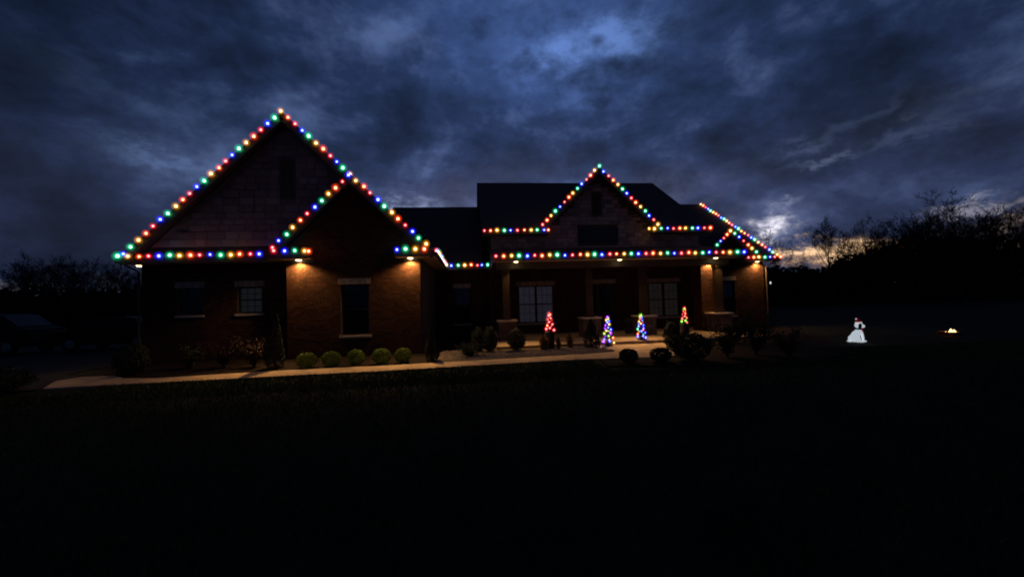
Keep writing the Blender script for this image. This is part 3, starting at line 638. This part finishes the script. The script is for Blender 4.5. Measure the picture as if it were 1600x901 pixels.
# ------------------------------------------------------------------ shrubs
def ballpts(n, rx, ry, rz, seed, shell=.75, zc=None, cone=False, lump=.12):
    g = np.random.default_rng(seed)
    d = g.normal(0, 1, (n, 3)); d /= np.linalg.norm(d, axis=1)[:, None]
    if cone:
        t = g.random(n)**.8; a = g.uniform(0, 6.283, n); prof = np.interp(t, [0, .12, .35, .75, 1], [.75, 1, .88, .42, .04]); rr = prof*(shell+(1-shell)*g.random(n))
        lum = 1+lump*np.sin(a*3+seed+t*9)*1.0
        p = np.stack([np.cos(a)*rr*rx*lum, np.sin(a)*rr*ry*lum, t*2*rz], 1); nr = np.stack([np.cos(a), np.sin(a), np.full(n, .5)], 1)
        return p, nr
    r = shell+(1-shell)*g.random(n)
    lum = np.array([1+lump*mnoise.noise(Vector(q)*2.3+Vector((seed, 0, 0))) for q in d*1.0])
    p = d*(r*lum)[:, None]*np.array([rx, ry, rz]); p[:, 2] += rz*.98
    keep = p[:, 2] > .01
    return p[keep], d[keep]
def shrub(name, loc, rx, h, m, label, n=1500, leaf=.022, cone=False, seed=1, lump=.12, shell=.72, group=None, cat='shrub', stems=5):
    root = empty(name, loc, label, cat, group)
    p, nr = ballpts(n, rx, rx, h/2, seed, shell, cone=cone, lump=lump)
    obj('foliage', leafmesh('foliage', p, nr, leaf, m, seed), None, root)
    s = MB(); g = random.Random(seed)
    for i in range(stems):
        a = g.uniform(0, 6.28); s.tube([(.02*math.cos(a), .02*math.sin(a), -.03), (.25*rx*math.cos(a), .25*rx*math.sin(a), h*.35), (.6*rx*math.cos(a)*(.3 if cone else 1), .6*rx*math.sin(a)*(.3 if cone else 1), h*.72)], [.014, .010, .004], 5)
    obj('stem', s.mesh('stem'), 'stem', root); return root
BL = ['leftmost of five clipped round boxwoods along the walk', 'second from left of five clipped round boxwoods along the walk', 'middle one of five clipped round boxwoods along the walk', 'second from right of five clipped round boxwoods along the walk', 'rightmost of five clipped round boxwoods along the walk']
for i, (x, y, h, w) in enumerate(((-4.48, 11.80, .40, .56), (-3.84, 11.83, .41, .55), (-3.19, 11.85, .43, .52), (-2.50, 11.87, .43, .55), (-1.91, 11.92, .42, .50))):
    shrub('round_boxwood', (x*1.02, y, .01), w/2*.98, h*1.06, 'leaf', BL[i], 4200, .017, seed=10+i, group='round boxwoods below the front brick gable', lump=.07, shell=.8)
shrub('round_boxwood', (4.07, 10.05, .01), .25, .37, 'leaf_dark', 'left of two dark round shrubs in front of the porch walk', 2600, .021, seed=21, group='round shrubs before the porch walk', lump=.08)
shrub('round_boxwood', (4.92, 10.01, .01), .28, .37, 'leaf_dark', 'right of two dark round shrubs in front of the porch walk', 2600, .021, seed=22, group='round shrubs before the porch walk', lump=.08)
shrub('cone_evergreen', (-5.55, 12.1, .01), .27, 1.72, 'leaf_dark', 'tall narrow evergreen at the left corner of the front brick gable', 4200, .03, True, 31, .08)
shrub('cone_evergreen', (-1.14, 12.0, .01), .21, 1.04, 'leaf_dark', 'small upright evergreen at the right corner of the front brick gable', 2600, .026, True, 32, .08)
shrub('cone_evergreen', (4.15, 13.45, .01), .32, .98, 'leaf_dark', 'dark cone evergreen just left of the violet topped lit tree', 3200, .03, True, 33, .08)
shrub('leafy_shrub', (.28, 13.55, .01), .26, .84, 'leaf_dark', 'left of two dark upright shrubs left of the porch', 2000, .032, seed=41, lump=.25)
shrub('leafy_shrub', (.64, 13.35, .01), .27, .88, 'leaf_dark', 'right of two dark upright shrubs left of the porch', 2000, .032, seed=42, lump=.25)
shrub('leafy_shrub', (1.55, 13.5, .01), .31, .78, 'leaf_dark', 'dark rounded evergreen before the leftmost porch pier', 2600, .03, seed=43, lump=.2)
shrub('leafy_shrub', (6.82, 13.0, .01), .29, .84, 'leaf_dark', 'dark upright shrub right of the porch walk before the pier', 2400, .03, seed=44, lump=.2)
def tuft(loc, r, h, label, seed, m='leaf_tan', n=260, name='ornamental_grass', group=None):
    root = empty(name, loc, label, 'plant', group); g = random.Random(seed); b = MB()
    for i in range(n):
        a = g.uniform(0, 6.28); q = g.random(); l = h*g.uniform(.6, 1.05); k = r*q
        p0 = Vector((math.cos(a)*k*.25, math.sin(a)*k*.25, -.02)); p1 = Vector((math.cos(a)*k*.65, math.sin(a)*k*.65, l*.65)); p2 = Vector((math.cos(a)*k*1.15, math.sin(a)*k*1.15, l*(1-.25*q)))
        sd = Vector((-math.sin(a), math.cos(a), 0))*.006; n0 = len(b.v)
        b.v += [tuple(p0-sd), tuple(p0+sd), tuple(p1+sd), tuple(p1-sd), tuple(p2)]; b.c += [(1, 1, 1)]*5; b.f += [(n0, n0+1, n0+2, n0+3), (n0+3, n0+2, n0+4)]
    obj('blades', b.mesh('blades'), m, root); return root
tuft((2.47, 13.45, .01), .33, .60, 'brown grass clump before the window with the red reflection', 51)
tuft((3.0, 13.5, .01), .19, .52, 'narrow middle one of three brown grass clumps before the porch', 52, n=160)
tuft((3.42, 13.6, .01), .24, .60, 'rightmost of three brown grass clumps before the porch', 53, n=200)
def twiggy(loc, r, h, m, label, seed, n=900, leaf=.035, ns=16):
    root = empty('leafy_shrub', loc, label, 'shrub'); g = random.Random(seed); s = MB(); P = []
    for i in range(ns):
        a = g.uniform(0, 6.28); k = r*g.uniform(.3, 1); l = h*g.uniform(.65, 1.05)
        p = [Vector((0, 0, -.03)), Vector((k*.4*math.cos(a), k*.4*math.sin(a), l*.5)), Vector((k*math.cos(a), k*math.sin(a), l))]
        s.tube(p, [.012, .008, .003], 4)
        for j in range(n//ns):
            t = g.uniform(.25, 1); q = p[1].lerp(p[2], (t-.5)*2) if t > .5 else p[0].lerp(p[1], t*2); P.append(tuple(q+Vector((g.gauss(0, .07), g.gauss(0, .07), g.gauss(0, .05)))))
    P = np.array(P); P[:, 2] = np.abs(P[:, 2])
    obj('foliage', leafmesh('foliage', P, np.tile([0, 0, 1.], (len(P), 1)), leaf, m, seed, 1.6), None, root); obj('stem', s.mesh('stem'), 'stem', root)
twiggy((-6.25, 12.4, .01), .55, .90, 'leaf_red', 'dull red leafy shrub beside the tall narrow evergreen', 61)
twiggy((-7.15, 12.55, .01), .5, .82, 'leaf_red', 'dull reddish shrub under the second window of the left wing', 62)
twiggy((-8.2, 12.7, .01), .5, .62, 'leaf_dark', 'low dark shrub under the leftmost window', 63)
shrub('leafy_shrub', (-9.15, 11.95, .01), .40, .88, 'leaf_dark', 'dark rounded bush at the left end of the walkway', 2800, .035, seed=64, lump=.25)
shrub('leafy_shrub', (-10.45, 10.05, .01), .60, .55, 'leaf_dark', 'low dark bush at the left edge of the driveway patch', 2600, .035, seed=65, lump=.25)
shrub('leafy_shrub', (5.75, 9.95, .01), .50, .74, 'leaf_dark', 'dark bush beside the two round shrubs before the walk', 2800, .034, seed=66, lump=.3)
twiggy((6.9, 10.2, .01), .62, .86, 'leaf_dark', 'loose dark shrub below the rightmost porch pier', 67, 1300)
twiggy((7.85, 10.35, .01), .66, 1.18, 'leaf_dark', 'tallest loose dark shrub before the right corner of the house', 68, 1500)
twiggy((8.35, 9.75, .01), .52, .76, 'leaf_tan', 'loose brownish shrub at the right end of the planting', 69, 1000)
twiggy((9.3, 13.2, .01), .45, .62, 'leaf_dark', 'low dark shrub below the right pair of porch windows', 70, 800)
twiggy((.0, 12.55, .01), .42, .40, 'leaf_dark', 'low spreading dark shrub in the gravel under the recessed window', 71, 700)
# ------------------------------------------------------------------ little lit trees
def lit_tree(loc, H0, H1, r, cols, label, seed, nb, bs=1.0):
    root = empty('lit_tree', loc, label, 'lit tree'); g = random.Random(seed)
    obj('pot', MB().lathe([(.10, 0), (.14, .02), (.15, H0*.45), (.17, H0*.9), (.18, H0), (.14, H0)], k=14).mesh('pot', smooth=True), 'pot', root)
    p, nr = ballpts(1500, r*.85, r*.85, (H1-H0)/2, seed, .3, cone=True, lump=.02); p[:, 2] += H0
    obj('foliage', leafmesh('foliage', p, nr, .022, 'needle', seed), None, root)
    obj('trunk', MB().tube([(0, 0, H0*.8), (0, 0, H1)], [.014, .004], 6).mesh('trunk'), 'stem', root)
    for i in range(nb):
        t = (i+.5)/nb; a = i*2.4+g.uniform(-.3, .3); rr = r*(1.04-t*.96)
        k = cols[g.randrange(len(cols))] if i < nb-1 else cols[0]; s = bs*g.uniform(.8, 1.05)
        obj('bulb', TB[k], None, root, (rr*math.cos(a), rr*math.sin(a), H0+.02+(H1-H0-.04)*t), (g.uniform(-1, 1), g.uniform(-1, 1), 0), (s, s, s))
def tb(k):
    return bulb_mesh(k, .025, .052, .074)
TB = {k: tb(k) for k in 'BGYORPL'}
lit_tree((4.84, 13.72, .02), .06, 1.04, .185, 'PBYYOLPBY', 'small lit tree with a violet bulb at its tip beside the steps', 3, 26, .95)
lit_tree((6.33, 14.35, .12), .03, .95, .165, 'LBYBOBGRB', 'small lit tree with a lime green bulb at its tip on the porch', 4, 25, .95)
lit_tree((2.76, 13.72, .0), .60, 1.26, .135, 'RRRRRROR', 'small red lit tree in a tall pot before the left porch windows', 5, 15, 1.12)
lit_tree((8.0, 14.25, .12), .54, 1.16, .105, 'RRRRORRL', 'small red and green lit tree before the right porch windows', 6, 17, .85)
o = empty('planter', (6.95, 17.0, .12), 'dark round planter standing beside the front door', 'planter')
obj('bowl', MB().lathe([(.14, 0), (.17, .03), (.21, .5), (.23, .54), (.23, .58), (.19, .58), (.18, .50)], k=18).mesh('bowl', smooth=True), 'pot', o)
p, nr = ballpts(500, .17, .17, .08, 5); p[:, 2] += .52; obj('foliage', leafmesh('foliage', p, nr, .03, 'leaf_dark', 5), None, o)
# ------------------------------------------------------------------ lit dog decoration
def blob(parts, name, m, voxel=.018):
    bm = bmesh.new()
    for (c, r, rot) in parts:
        mt = Matrix.Translation(c) @ Matrix.Rotation(rot, 4, 'Y') @ Matrix.Diagonal((*r, 1))
        bmesh.ops.create_icosphere(bm, subdivisions=3, radius=1, matrix=mt)
    me = bpy.data.meshes.new(name); bm.to_mesh(me); bm.free()
    t = bpy.data.objects.new('tmp', me); col.objects.link(t)
    md = t.modifiers.new('r', 'REMESH'); md.mode = 'VOXEL'; md.voxel_size = voxel
    ms = t.modifiers.new('s', 'SMOOTH'); ms.iterations = 4; ms.factor = .5
    dg = bpy.context.evaluated_depsgraph_get(); out = bpy.data.meshes.new_from_object(t.evaluated_get(dg)); out.name = name
    bpy.data.objects.remove(t); out.polygons.foreach_set('use_smooth', [True]*len(out.polygons)); out.materials.clear(); out.materials.append(MAT[m]); return out
dog = empty('lit_dog', (12.74, 12.0, 0), 'glowing white sitting dog figure in a red hat on the lawn', 'decoration')
body = [((-.12, 0, .14), (.14, .14, .14), 0), ((-.07, 0, .23), (.12, .12, .15), .5), ((.01, 0, .32), (.09, .10, .12), .5), ((.06, 0, .42), (.07, .075, .08), 0),
        ((.07, 0, .55), (.115, .11, .105), 0), ((.195, 0, .515), (.085, .066, .062), 0),
        ((-.12, -.12, .11), (.10, .055, .11), 0), ((-.12, .12, .11), (.10, .055, .11), 0), ((.0, -.14, .03), (.11, .045, .035), 0), ((.0, .14, .03), (.11, .045, .035), 0),
        ((.115, -.07, .18), (.036, .042, .20), -.14), ((.115, .07, .18), (.036, .042, .20), -.14), ((.18, -.07, .025), (.07, .045, .03), 0), ((.18, .07, .025), (.07, .045, .03), 0), ((-.31, 0, .04), (.10, .03, .03), .2)]
obj('body', blob(body, 'body', 'dog_white', .015), None, dog)
for s_ in (-1, 1):
    obj('ear', blob([((.005, s_*.105, .53), (.062, .026, .10), .25)], 'ear', 'dog_black', .01), None, dog)
    obj('eye', MB().lathe([(.003, -.014), (.014, 0), (.003, .014)], (.165, s_*.06, .585), 8).mesh('eye'), 'dog_black', dog)
obj('nose', blob([((.275, 0, .535), (.022, .026, .02), 0)], 'nose', 'dog_black', .006), None, dog)
obj('collar', MB().lathe([(.080, -.03), (.098, -.014), (.098, .018), (.080, .03)], (.06, 0, .435), 18).mesh('collar', smooth=True), 'dog_black', dog)
obj('scarf_end', MB().box(.150, .166, -.06, .03, .16, .42).mesh('scarf_end'), 'dog_red', dog)
hat = obj('hat', blob([((.06, 0, .685), (.10, .10, .055), 0), ((.045, 0, .735), (.07, .07, .055), 0), ((.01, 0, .775), (.04, .04, .04), 0)], 'hat', 'dog_red', .012), None, dog)
obj('hat_brim', MB().lathe([(.092, -.022), (.112, -.014), (.112, .014), (.092, .022)], (.07, 0, .645), 18).mesh('hat_brim', smooth=True), 'hat_white', hat)
hat.scale = (.82, .82, .9); hat.location = (.012, 0, .062)
obj('pompom', blob([((-.035, 0, .775), (.03, .03, .03), 0)], 'pompom', 'hat_white', .008), None, hat)
# ------------------------------------------------------------------ small fire on the lawn
fp = empty('fire_pit', (17.0, 12.6, 0), 'small fire glowing low on the dark lawn at far right', 'fire pit')
for rw in range(2):
    for i in range(10):
        a = 2*math.pi*(i+.5*rw)/10; 
        if i == 0 and rw == 0:
            mbk = MB().box(-.075, .075, -.045, .045, -.034, .034).mesh('brick'); bmk = bmesh.new(); bmk.from_mesh(mbk); bmesh.ops.bevel(bmk, geom=bmk.edges[:], offset=.006, segments=1, affect='EDGES'); bmk.to_mesh(mbk); bmk.free(); mbk.materials.append(MAT['firebrick'])
        obj('brick', mbk, None, fp, (.27*math.cos(a), .27*math.sin(a), .035+.071*rw), (0, 0, a+math.pi/2))
em = MB()
for i in range(40): a = random.uniform(0, 6.28); r = random.uniform(0, .17); em.box(r*math.cos(a)-.03, r*math.cos(a)+.03, r*math.sin(a)-.025, r*math.sin(a)+.025, .0, random.uniform(.04, .12))
obj('embers', em.mesh('embers'), 'ember', fp)
for i, (x, y, h, r) in enumerate(((.10, 0, .19, .08), (.16, .06, .16, .07), (.04, -.05, .15, .06), (-.12, 0, .10, .04), (.17, -.05, .16, .06))):
    obj('flame', MB().lathe([(r*.5, 0), (r, .06), (r*.85, h*.4), (r*.45, h*.7), (.004, h)], (0, 0, 0), 10).mesh('flame', smooth=True), 'flame', fp, (x, y, .05), (random.uniform(-.15, .15), random.uniform(-.15, .15), 0))
# ------------------------------------------------------------------ far yard lamp
yl = empty('yard_lamp', (30.4, 37.5, 0), 'tiny distant white yard lamp right of the house corner', 'lamp')
obj('post', MB().tube([(0, 0, -.05), (0, 0, 2.55)], [.05, .04], 8).mesh('post'), 'steel', yl)
obj('lantern', MB().lathe([(.04, 2.62), (.06, 2.66), (.07, 2.80), (.05, 2.86)], k=10).mesh('lantern', smooth=True), 'far_lens', yl)
obj('cap', MB().lathe([(.16, 2.862), (.10, 2.93), (.01, 2.99)], k=10).mesh('cap'), 'steel', yl)
# ------------------------------------------------------------------ parked cars by the left wing
def car(loc, rz, paint, tall, label):
    root = empty('parked_car', loc, label, 'car', 'cars parked left of the house'); h = 1.5*tall; w = .88
    prof = [(-2.2, .35), (-2.22, .72), (-2.1, .86*tall), (-1.55, .93*tall), (-1.0, h-.06), (-.6, h), (.7, h), (1.05, h-.07), (1.75, .98*tall), (2.15, .92*tall), (2.22, .6), (2.18, .34), (1.82, .30), (1.7, .5), (1.4, .6), (1.1, .5), (1.0, .28), (-1.0, .28), (-1.1, .5), (-1.4, .6), (-1.7, .5), (-1.82, .32)]
    b = MB().prism(prof, 'y', -w, w); b.v = [(x, y*(1-.16*max(0, z-.9*tall)/(h-.9*tall)) if z > .9*tall else y, z) for x, y, z in b.v]
    obj('body', b.mesh('body'), paint, root)
    for s in (-1, 1):
        for xa, xb in ((-1.0, -.1), (0., .95)): obj('window', MB().prism([(xa-.22*(xa < -.5), .98*tall), (xb+.3*(xb > .5), .98*tall), (xb, h-.12), (xa, h-.12)], 'y', s*(w-.055)-.012, s*(w-.055)+.012).mesh('window'), 'car_glass', root)
        obj('headlight', MB().box(-2.235, -2.15, s*.62-.17, s*.62+.17, .66, .80).mesh('headlight'), 'rim', root)
        obj('taillight', MB().box(2.14, 2.232, s*.66-.14, s*.66+.14, .72, .90).mesh('taillight'), 'lens_red', root)
        for x in (-1.4, 1.4):
            wh = obj('wheel', MB().lathe([(.20, -.1), (.31, -.1), (.33, -.06), (.33, .06), (.31, .1), (.20, .1)], (0, 0, 0), 20, 'y').mesh('wheel', smooth=True), 'tyre', root, (x, s*.78, .33))
            obj('rim', MB().lathe([(.05, -.105), (.2, -.10), (.2, .10), (.05, .105)], (0, 0, 0), 14, 'y').mesh('rim'), 'rim', wh)
    obj('windshield', MB().prism([(-1.56, .96*tall), (-1.02, h-.09), (-1.0, h-.06), (-1.58, .98*tall)], 'y', -.72, .72).mesh('windshield'), 'car_glass', root)
    obj('rear_window', MB().prism([(1.08, h-.09), (1.70, 1.0*tall), (1.73, 1.03*tall), (1.10, h-.05)], 'y', -.72, .72).mesh('rear_window'), 'car_glass', root)
car((-16.4, 20.8, .02), R(0), 'car_red', 1.0, 'dark car parked just beyond the left corner of the house')
car((-21.2, 20.3, .02), R(0), 'car_paint', 1.18, 'taller dark car at the far left edge of the picture')
# ------------------------------------------------------------------ bare trees
def bare_tree(seed, H, spread=.42, lev=(9, 6, 6, 5), thick=1.0):
    g = random.Random(seed); T = MB(); C = MB()
    def rv(s): return Vector((g.gauss(0, s), g.gauss(0, s), g.gauss(0, s)))
    def grow(p, d, L, r, level):
        n = 4 if level < 2 else 3; pts = [p]; dd = d.copy()
        for i in range(n):
            dd = (dd+rv(.10+.05*level)+Vector((0, 0, .10 if level else .02))).normalized(); pts.append(pts[-1]+dd*L/n)
        rad = [max(.012, r*(1-.72*i/n)) for i in range(n+1)]
        (T if level < 2 else C).tube(pts, rad, 6 if level == 0 else (4 if level == 1 else 3), cap=False)
        if level >= len(lev): return
        for j in range(lev[level]):
            t = g.uniform(.32 if level == 0 else .2, 1.0) if j else 1.0
            i = min(n-1, int(t*n)); q = pts[i].lerp(pts[i+1], t*n-i); base = (pts[i+1]-pts[i]).normalized()
            a = g.uniform(0, 6.283); s = base.cross(Vector((math.cos(a), math.sin(a), .3))).normalized()
            nd = (base*(1.0-spread*.4)+s*(spread*2.0*g.uniform(.6, 1.2))).normalized() if j else base
            grow(q, nd, L*g.uniform(.38, .58)*(1.1 if level == 0 else 1)*(1.15-t*.3), max(.012, rad[i]*.55), level+1)
    grow(Vector((0, 0, -.2)), Vector((0, 0, 1)), H*.74, H*.017*thick, 0)
    zmax = max(v[2] for v in C.v); k = H/zmax
    for b in (T, C): b.v = [(x*k, y*k, z*k) for x, y, z in b.v]
    a, c = T.mesh('trunk', smooth=True), C.mesh('crown'); a.materials.append(MAT['bark']); c.materials.append(MAT['bark']); return a, c
TV = [bare_tree(100+i, 10, .36+.05*(i % 3), ((9, 6, 6, 5), (10, 6, 5, 5), (8, 7, 6, 4))[i % 3]) for i in range(6)]
def place_tree(x, y, h, v, label, group, rz, wid=1.0):
    r = empty('bare_tree', (x, y, 0), label, 'tree', group); s = h/10; r.scale = (s*wid, s*wid, s); r.rotation_euler = (0, 0, rz)
    obj('trunk', TV[v][0], None, r); obj('crown', TV[v][1], None, r)
gR = 'bare trees of the wood on the right'; gL = 'bare trees beyond the drive on the left'
RT = [  # photo x at 1600 px, height of the top at 45 m depth, depth
 (1213, 9.8, 45, .8, 'slim bare tree rising just past the right roof corner'), (1240, 7.0, 50, .7, 'low bare tree next to the slim one past the roof corner'), (1268, 6.2, 52, .6, 'lowest bare tree standing before the orange horizon glow'),
 (1297, 11.4, 45, 1, 'bare tree at the left edge of the tall wood with glow behind its trunk'), (1318, 10.6, 47, .9, 'second bare tree from the left edge of the tall wood'), (1340, 10.4, 43, .9, 'third bare tree from the left edge of the tall wood'),
 (1362, 10.2, 46, .9, 'bare tree over the right end of the orange horizon glow'), (1384, 11.6, 44, 1, 'bare tree with crowded crown just right of the horizon glow'), (1405, 11.0, 47, 1, 'bare tree fourth to the left of the tallest tree'),
 (1427, 11.8, 45, 1, 'bare tree third to the left of the tallest tree'), (1450, 11.4, 46, 1, 'bare tree second to the left of the tallest tree'), (1474, 12.4, 44, 1, 'bare tree next left of the tallest tree'),
 (1502, 14.6, 45, 1.15, 'tallest broad crowned bare tree of the wood on the right'), (1528, 12.2, 47, 1, 'bare tree next right of the tallest tree'), (1556, 10.0, 43, .9, 'low bare tree below the small pale gap at the right edge'),
 (1580, 12.9, 46, 1, 'bare tree right of the small pale gap near the right edge'), (1600, 13.2, 44, 1, 'bare tree cut by the right edge of the picture')]
def azx(px): # photo column on the eye-level line -> direction (x per unit y)
    u = (px-800)/FPX; return (math.sin(TH)+math.cos(TH)*u)/(math.cos(TH)-math.sin(TH)*u)
for i, (px, h, dpt, wd, lb) in enumerate(RT):
    place_tree(azx(px+1)*dpt, dpt, (h-1.7)*dpt/45+1.7, i % 6, lb, gR, i*1.7, wd)
gk = [(1414, 12.0, 58), (1440, 12.5, 60), (1466, 12.8, 57), (1490, 13.5, 59), (1515, 13.0, 61), (1546, 11.6, 58), (1392, 11.4, 60), (1590, 12.8, 60)]
for i, (px, h, dpt) in enumerate(gk):
    place_tree(azx(px)*dpt, dpt, (h-1.7)*dpt/47+1.7, (i*5+2) % 6, 'bare tree of the rear row in the wood on the right', 'rear row of the wood on the right', i*2.3, 1.1)
LT = [(14, 8.4, 'leftmost bare tree of the low row at the left edge'), (40, 8.9, 'second bare tree from the left edge of the picture'), (68, 7.6, 'third bare tree from the left edge above the pale gap'), (88, 8.9, 'fourth bare tree from the left edge, one of the tallest there'), (112, 8.7, 'fifth bare tree from the left edge'), (134, 8.4, 'bare tree fourth from the house in the left row'), (158, 8.0, 'bare tree third from the house in the left row'), (180, 7.4, 'bare tree second from the house in the left row'), (203, 6.6, 'bare tree nearest the house in the left row')]
for i, (px, h, lb) in enumerate(LT):
    dpt = 50+2*(i % 3); place_tree(azx(px)*dpt, dpt, (h-1.7)*dpt/50+1.7, (i*2+1) % 6, lb, gL, i*2.1, 1.15)
for i in range(7): place_tree(-78+i*6.5-3, 59+3*(i % 2), 8.6+(i*37 % 10)*.12, (i*3) % 6, 'bare tree of the rear row on the left', 'rear row of the left trees', i*1.1, 1.1)
# thicket under the trees: dense twigs and dead leaves
def thicket(name, pts, label, seed, n, sz):
    g = np.random.default_rng(seed); xs = np.array([p[0] for p in pts]); ys = np.array([p[1] for p in pts]); hs = np.array([p[2] for p in pts])
    t = g.uniform(0, len(pts)-1, n); i = t.astype(int).clip(0, len(pts)-2); f = t-i
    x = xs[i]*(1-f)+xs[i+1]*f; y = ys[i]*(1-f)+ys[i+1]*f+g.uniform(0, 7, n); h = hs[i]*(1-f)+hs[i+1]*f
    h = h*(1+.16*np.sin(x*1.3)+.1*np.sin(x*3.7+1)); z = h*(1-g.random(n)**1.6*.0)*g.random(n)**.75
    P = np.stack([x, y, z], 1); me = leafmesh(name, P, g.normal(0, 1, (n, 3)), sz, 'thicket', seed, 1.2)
    return tag(obj(name, me), label, 'thicket', kind='stuff')
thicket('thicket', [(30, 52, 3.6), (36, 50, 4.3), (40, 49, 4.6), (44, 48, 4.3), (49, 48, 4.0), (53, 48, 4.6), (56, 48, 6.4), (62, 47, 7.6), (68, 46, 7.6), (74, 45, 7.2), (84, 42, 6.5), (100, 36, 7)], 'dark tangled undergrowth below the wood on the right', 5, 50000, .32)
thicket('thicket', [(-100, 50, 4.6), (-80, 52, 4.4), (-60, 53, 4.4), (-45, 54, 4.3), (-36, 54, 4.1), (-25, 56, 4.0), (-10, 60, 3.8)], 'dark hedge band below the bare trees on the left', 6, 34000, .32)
